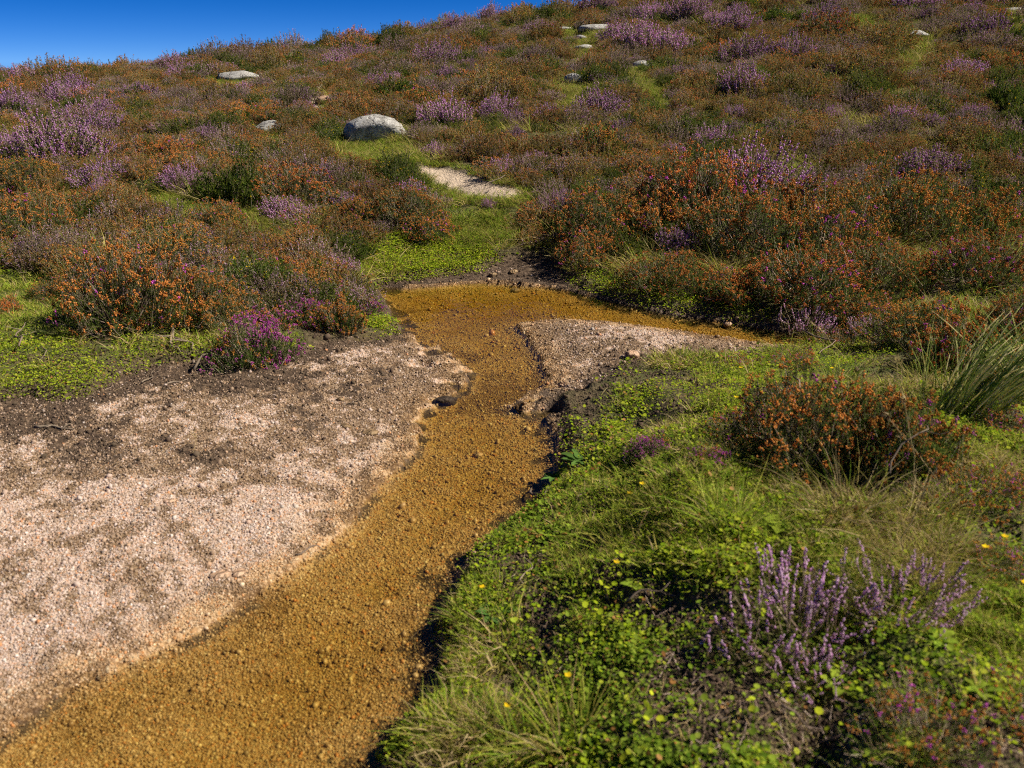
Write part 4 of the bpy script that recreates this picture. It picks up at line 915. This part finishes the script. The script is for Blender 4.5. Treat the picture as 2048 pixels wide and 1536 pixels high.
print('turf', ke.sum()); x2 = np.concatenate([x2, xe[ke]]); y2 = np.concatenate([y2, ye[ke]]); z2 = bil(Z, x2, y2); ln2 = np.concatenate([ln2, np.ones(ke.sum())]); n2 = len(x2)
pick2 = np.where(ln2 > .3, r.choice([8, 9, 8, 9, 8, 9, 10], n2), r.choice([8, 10, 11, 12, 10, 11, 12, 13, 14], n2)); s2 = r.uniform(.8, 1.5, n2) * np.where(ln2 > .3, .6, 1)
scatter('grass', 'green and straw coloured grass growing between the heather on the slope', np.stack([x2, y2, z2], -1), spin(r, n2, .15), np.stack([s2, s2, s2 * .8], -1), pick2, grassc)

# ------------------------------------------------------------------ creeping leaves
n = 120000; q, y = sample(n, 0, 0, 1.3, 8.0); x = q * (y * .68 + .4)
xe, ye = r.uniform(-2.4, 2.6, 40000), r.uniform(5.2, 8.0, 40000); ke = bil(LIMEM, xe, ye) > .4; x, y = np.concatenate([x, xe[ke]]), np.concatenate([y, ye[ke]]); z = bil(Z, x, y); db = bil(DB, x, y)
k = (db > .0) & (y < 8); x, y, z, db = x[k], y[k], z[k], db[k]
lime = np.zeros(len(x))
for poly in LIME_PX: lime = np.maximum(lime, sstep(12, -14, in_px(x, y, z, poly)))
f3 = fbm(x, y, .26, 3, 71); prob = (1 - .84 * soil_gap(x, y, z)) * np.where(lime > .5, np.where(x > 0.25, .40, .85), np.where((x > 0) & (y < 4.6), np.where(f3 > .50, .50, .07), np.where(f3 > .50, np.where(db < .5, .30, .12), .0)))
k = r.random(len(x)) < prob; x, y, z, lime = x[k], y[k], z[k], lime[k]; n = len(x); print('leaf mats', n)
def creeping():
    g = G(); nl = 9; tot = n * nl; lm = np.repeat(lime, nl); cx_, cy_ = np.repeat(x, nl), np.repeat(y, nl); f = np.clip(.8 + .10 * cy_, .9, 1.7); rad = .05 * f
    a = r.uniform(0, 6.283, tot); q = rad * np.sqrt(r.random(tot)); px, py = cx_ + q * np.cos(a), cy_ + q * np.sin(a); pz = bil(Z, px, py) + r.uniform(.004, .034, tot) * f * (1.1 - .5 * q / rad)
    C = np.stack([px, py, pz], -1); Nn = unit(r.normal(0, .42, (tot, 3)) + np.array([0, 0, 1.])); fld = fbm(px, py, .35, 2, 82)
    small = (lm > .5) | (r.random(tot) < .72); L_ = np.where(small, r.uniform(.005, .0125, tot), r.uniform(.009, .017, tot)) * f; bright = (lm > .5) & (r.random(tot) < .85) | (lm <= .5) & (r.random(tot) < .26 + 1.6 * (fld - .42))
    dead = r.random(tot) < .06
    for m_, c_ in ((0, bright & ~dead), (1, ~bright & ~dead), (2, dead)):
        k_ = c_ & small; leaves_simple(g, C[k_], Nn[k_], L_[k_], L_[k_] * r.uniform(.55, .9, k_.sum()), m_)
        k_ = c_ & ~small; leaves(g, C[k_], Nn[k_], L_[k_], L_[k_] * r.uniform(.7, 1., k_.sum()), r, m_, .08, True)
    return g.mesh('leafy_ground_cover', [MAT['lime'], MAT['leaf'], MAT['rustdull']])
def leaves_simple(g, C, Nn, L, W, m):
    nq = len(C); u = perp(Nn, r); v = np.cross(Nn, u); l_, w_ = (L * .5)[:, None], (W * .5)[:, None]; d = (L * .12)[:, None]
    g.add(np.stack([C - u * l_, C - v * w_ + Nn * d, C + u * l_, C + v * w_ + Nn * d], 1), rep(nq, 4, [[0, 1, 2], [0, 2, 3]]), m)
tag(link('leafy_ground_cover', creeping()), 'creeping lime and mid green leaves carpeting the banks', kind='stuff')

# ------------------------------------------------------------------ gravel grains and peat crumbs
def pebble(seed):
    import bmesh
    bm = bmesh.new(); bmesh.ops.create_icosphere(bm, subdivisions=1, radius=1.0); V = np.array([v.co[:] for v in bm.verts]); F = np.array([[v.index for v in f.verts] for f in bm.faces]); bm.free()
    rr = np.random.default_rng(seed); V = V * (1 + rr.normal(0, .16, (len(V), 1))) * np.array([1, rr.uniform(.65, .95), rr.uniform(.5, .8)])
    return V, F
pebc = proto_collection('gravel_grain', [mesh_of('gravel_grain', *pebble(s), [MAT['grain']], None, False) for s in range(6)])
n = 540000; q, y = sample(n, 0, 0, 1.25, 7.0); x = q * (y * .66 + .2); db = bil(DB, x, y); mud = bil(MUD, x, y)
k = (db < .03) & (r.random(n) > mud * .8); x, y = x[k], y[k]; n = len(x); print('grains', n)
z = bil(Z, x, y); s_ = .0026 * np.exp(r.normal(0, .42, n)) * np.clip((y / 2.2) ** .55, .8, 1.9) * np.where(bil(DW, x, y) < 0, 1.08, 1)
s_[r.random(n) < .003] *= 2.6
dk = (r.random(n) < bil(DIRT, x, y) * .92).astype(float) * r.uniform(.7, 1, n)
scatter('gravel', 'coarse pink and tan granite gravel of the bar and stream bed', np.stack([x, y, z + s_ * .1], -1), r.uniform(0, 6.28, (n, 3)), np.stack([s_] * 3, -1), r.integers(0, 6, n), pebc, dict(dirt=dk, wet=bil(WET, x, y)))
crumbm = plant_mat('peat_crumb', [(.035,.024,.016),(.08,.056,.04),(.16,.12,.085)], 0, .9)
crumbc = proto_collection('peat_crumb', [mesh_of('peat_crumb', *pebble(s + 50), [crumbm], None, False) for s in range(4)])
n = 230000; q, y = sample(n, 0, 0, 1.3, 7.2); x = q * (y * .66 + .2); db = bil(DB, x, y); mud = np.maximum(bil(MUD, x, y), .45 * sstep(.3, .02, db) * (db > 0)); mud = np.maximum(mud, .05 * bil(DIRT, x, y) * (y > 3)); sg = soil_gap(x, y, bil(Z, x, y)) * (db > 0); mud = np.maximum(mud, .5 * sg)
k = (r.random(n) < mud * .75) & (bil(DW, x, y) > .01) & ((db < .35) | (sg[:len(db)] > .3)) & (bil(PUDM, x, y) < .05); x, y = x[k], y[k]; n = len(x); print('crumbs', n); z = bil(Z, x, y); s_ = .0034 * np.exp(r.normal(0, .45, n)) * np.clip((y / 2.2) ** .5, .8, 1.9)
scatter('peat_crumbs', 'dark crumbly peat at the foot of the banks', np.stack([x, y, z + s_ * .2], -1), r.uniform(0, 6.28, (n, 3)), np.stack([s_] * 3, -1), r.integers(0, 4, n), crumbc)

# dead twigs and straw lying on bare soil and along the foot of the banks
n = 60000; q, y = sample(n, 0, 0, 1.3, 6.5); x = q * (y * .66 + .2); db = bil(DB, x, y); pr = np.maximum(.13 * soil_gap(x, y, bil(Z, x, y)) * (db > 0), .05 * (np.abs(db) < .12)); pr = np.maximum(pr, .004 * (db < 0) * (bil(DW, x, y) > .1)); pr = np.maximum(pr, .03 * (db > 0) * (x > 0) * (y < 4.4))
k = r.random(n) < pr; x, y = x[k], y[k]; n = len(x); print('litter', n); a = r.uniform(0, 6.283, n); l_ = r.uniform(.012, .06, n); P = np.stack([x, y, bil(Z, x, y) + .006], -1); Q = P + np.stack([np.cos(a) * l_, np.sin(a) * l_, 0 * l_], -1); Q[:, 2] = bil(Z, Q[:, 0], Q[:, 1]) + .006 + r.uniform(0, .012, n)
g = G(); ws = r.random(n) < .45; rods(g, P[ws], Q[ws], np.full(ws.sum(), .0011), np.full(ws.sum(), .0006), r, 0); ws = ~ws; rods(g, P[ws], Q[ws], np.full(ws.sum(), .0013), np.full(ws.sum(), .0007), r, 1)
tag(link('twig_litter', g.mesh('twig_litter', [MAT['straw'], MAT['twig']])), 'dead twigs and straw lying on the bare soil', kind='stuff')

# ------------------------------------------------------------------ rush clump, rosettes, pennywort, buttercups, fern
def plant_root(name, u, v, label, cat, group=None):
    p, t = hit(u, v); e = bpy.data.objects.new(name, None); COL.objects.link(e); e.location = p; e.empty_display_size = .05; tag(e, label, cat, group); return e, p, t
def rush(u, v, n, L, label, seed, lean):
    e, p, t = plant_root('rush_clump', u, v, label, 'rushes'); rr = np.random.default_rng(seed)
    for k in range(n):
        g = G(); a = rr.uniform(0, 6.283); q = .11 * math.sqrt(rr.random()); b = np.array([q * math.cos(a), q * math.sin(a), -.01])
        d = unit(np.array([math.cos(a) * .16 + lean + rr.normal(0, .14), math.sin(a) * .16 + rr.normal(0, .12), 1.])); l_ = L * rr.uniform(.55, 1.1); bend = np.array([lean * .5 + rr.normal(0, .12), rr.normal(0, .12), -.1])
        pts = [b + d * l_ * s + bend * l_ * s * s for s in (0, .3, .6, .85, 1.)]; path_tube(g, pts, [.0023, .0022, .0020, .0015, .0005], rr, 4)
        link('rush_stem', g.mesh('rush_stem', [MAT['rush']], True), e)
    return e
rush(1925, 830, 110, .48, 'tall clump of green and straw rushes leaning on the near bank', 500, .42)
rush(1880, 800, 24, .36, 'few upright green rush stems beside the leaning rush clump', 501, -.02)
rush(2060, 800, 60, .42, 'rushes at the right edge leaning into the picture', 502, -.35)
def dry_stem(u, v, L, dx, label, seed):
    rr = np.random.default_rng(seed); p, t = hit(u, v); g = G(); pts = [np.array([dx * L * s + rr.normal(0, .004), .05 * s, L * (s - .25 * abs(dx) * s * s)]) for s in np.linspace(0, 1, 8)]
    path_tube(g, pts, [.0015] * 5 + [.0012, .001, .0005], rr, 4); T = np.array(pts[-3:]).repeat(8, 0) + rr.normal(0, .006, (24, 3)); needles(g, T, unit(rr.normal(0, .4, (24, 3)) + [dx, 0, .8]), np.full(24, .022), np.full(24, .004), rr, 0)
    o = link('dry_grass_stem', g.mesh('dry_grass_stem', [MAT['straw']]), None, p); tag(o, label, 'grass stem')
dry_stem(1855, 600, .40, -.9, 'tall arching straw stem against the dark hollow on the right', 1); dry_stem(1700, 730, .28, -.8, 'straw stem arching left over the green bank by the spit', 2)
dry_stem(1840, 990, .42, -.25, 'upright dry grass stem in the blurred near heather', 3); dry_stem(1560, 960, .16, -.3, 'thin brown dry stem left of the blurred near heather', 4)
dry_stem(388, 915, .10, .02, 'single thin upright dry stem on the gravel bar', 5); dry_stem(1790, 1130, .25, .3, 'dry stem behind the lilac heather in front', 6)
dry_stem(1900, 1000, .3, -.7, 'dry bent stem at the foot of the rush clump', 7)

def rosette(u, v, n, L, W, label, seed, mat='dock', name='dock_rosette', cat='plant'):
    e, p, t = plant_root(name, u, v, label, cat); rr = np.random.default_rng(seed)
    for k in range(n):
        a = k * 2.4 + rr.normal(0, .2); l_ = L * rr.uniform(.65, 1.1); w_ = W * rr.uniform(.8, 1.15); rise = rr.uniform(.25, .8); V = []; F = []
        for i in range(7):
            s = i / 6; wd = w_ * .5 * (math.sin(math.pi * min(1, s * .92 + .08)) ** .8) * (1 + .12 * rr.normal()); rad = l_ * s; zz = rise * l_ * s * (1 - .6 * s) + .005
            for j, (off, dz) in enumerate(((-1, .25), (0, 0), (1, .25))):
                V.append((rad * math.cos(a) - off * wd * math.sin(a), rad * math.sin(a) + off * wd * math.cos(a), zz + dz * wd + rr.normal(0, .001)))
        for i in range(6):
            for j in range(2):
                q = i * 3 + j; F += [(q, q + 1, q + 4), (q, q + 4, q + 3)]
        link('leaf', mesh_of('leaf', V, F, [MAT[mat]], None, True), e)
    return e
rosette(990, 1240, 9, .075, .030, 'grey-green toothed rosette on the edge of the near bank by the water', 1)
rosette(1160, 925, 9, .085, .034, 'green rosette at the water edge beyond the shaded hollow', 2)
rosette(1110, 960, 6, .075, .026, 'small drooping rosette leaning over the stream bank', 3)
rosette(1880, 1290, 10, .042, .018, 'leafy rosette in the grass at the right of the lilac heather', 4, 'leaf')
rosette(1680, 1380, 8, .055, .028, 'broad-leaved rosette in the shade of the lilac heather', 5, 'leaf')
rosette(1560, 1060, 8, .06, .030, 'round-leaved rosette in the shade left of the dry grass', 6, 'leaf')
rosette(1270, 1180, 7, .04, .020, 'tiny rosette on the bare soil in the middle of the near bank', 7, 'leaf')
rosette(1960, 1390, 9, .042, .018, 'leafy rosette among the sparse orange heather in the corner', 8, 'leaf')
rosette(1575, 522, 7, .11, .035, 'single bright green fern-like plant in the orange heather', 9, 'leaf', 'fern', 'fern')
def pennywort(u, v, n, label, seed, spread=.06, mat='lime'):
    e, p, t = plant_root('pennywort', u, v, label, 'plant'); rr = np.random.default_rng(seed)
    for k in range(max(5, n * 2 // 3)):
        g = G(); c = np.array([rr.normal(0, spread), rr.normal(0, spread), 0]); c[2] = float(bil(Z, p[0:1] + c[0], p[1:2] + c[1])[0]) - p[2] + rr.uniform(.02, .045); nn = unit(rr.normal(0, .45, 3) + [0, -.15, 1.]); u_ = unit(np.cross(nn, [1, .2, 0])); v_ = np.cross(nn, u_)
        s = rr.uniform(.0045, .0095); ring = [c + (u_ * math.cos(a) + v_ * math.sin(a)) * s * (1 + .06 * math.cos(7 * a)) for a in np.linspace(0, 2 * math.pi, 15)[:-1]]
        g.add(np.array([c - nn * s * .16] + ring), np.array([[0, i + 1, (i + 1) % 14 + 1] for i in range(14)])); rods(g, np.array([c * [.9, .9, 1] - [0, 0, c[2] * 0 + .035]]), np.array([c - nn * s * .16]), np.array([.0008]), np.array([.0007]), rr)
        link('leaf', g.mesh('leaf', [MAT[mat]], True), e)
for i, (u, v, n, lb) in enumerate([(1180, 1300, 14, 'round bright leaves on bare soil in the middle of the near bank'), (1200, 1400, 16, 'round bright leaves scattered above the blurred grass tuft in front'), (1010, 1270, 8, 'round leaves just below the grey-green toothed rosette'),
        (1330, 1450, 14, 'round leaves on soil below the dark hollow in front'), (1260, 1500, 12, 'round leaves at the bottom edge of the near bank'), (1500, 1300, 14, 'round leaves in the shade left of the lilac heather'),
        (1230, 1160, 8, 'round leaves around a yellow leaf high on the bare soil'), (1520, 1400, 16, 'round leaves under the lilac heather in front'), (1430, 1480, 14, 'round leaves below the bare soil patch at the bottom'), (1600, 1480, 14, 'round leaves at the bottom edge under the lilac heather'),
        (1080, 1170, 7, 'few round leaves by the dry stalks at the water edge'), (1620, 1080, 12, 'round leaves in deep shade below the blurred heather')]):
    pennywort(u, v, n, lb, 600 + i, mat='leaf' if i % 3 else 'lime')
def flower_at(u, v, label, seed, col='yellow', group='yellow flowers on the near bank'):
    e, p, t = plant_root('buttercup', u, v, label, 'flower', group); rr = np.random.default_rng(seed); h = rr.uniform(.05, .09); e.location = (p[0], p[1], p[2])
    g = G(); path_tube(g, [np.zeros(3), np.array([.004, 0, h * .5]), np.array([0, .003, h])], [.0008] * 3, rr, 4); link('stem', g.mesh('stem', [MAT['grass']]), e)
    for k in range(5):
        a = k * 1.2566; d = np.array([math.cos(a), math.sin(a), .35]); c = np.array([0, .003, h]); s = np.array([-math.sin(a), math.cos(a), 0]) * .0042
        link('petal', mesh_of('petal', [c, c + d * .006 - s, c + d * .0105, c + d * .006 + s], [(0, 1, 2), (0, 2, 3)], [MAT[col]]), e)
FL = [(1258,1022,'two close yellow flowers near the shaded hollow, left'),(1282,1018,'two close yellow flowers near the shaded hollow, right'),(1232,1162,'yellow flower above the bare soil'),
    (965,1215,'yellow flower beside the grey-green toothed rosette'),(1135,1400,'yellow flower above the blurred grass tuft'),(1015,1462,'yellow flower at the bottom edge in the grass'),(1965,1130,'yellow flower right of the dry grass, left of two'),(2000,1125,'yellow flower right of the dry grass, right of two'),
    (2040,1215,'yellow flower at the right edge above the corner heather'),(1660,770,'yellow flower above the blurred heather'),(1480,760,'yellow flower on the lime bank near the pink stone'),
    (1470,830,'yellow flower in the lime leaves above the magenta heather')]
for i, (u, v, lb) in enumerate(FL): flower_at(u, v, lb, 700 + i)
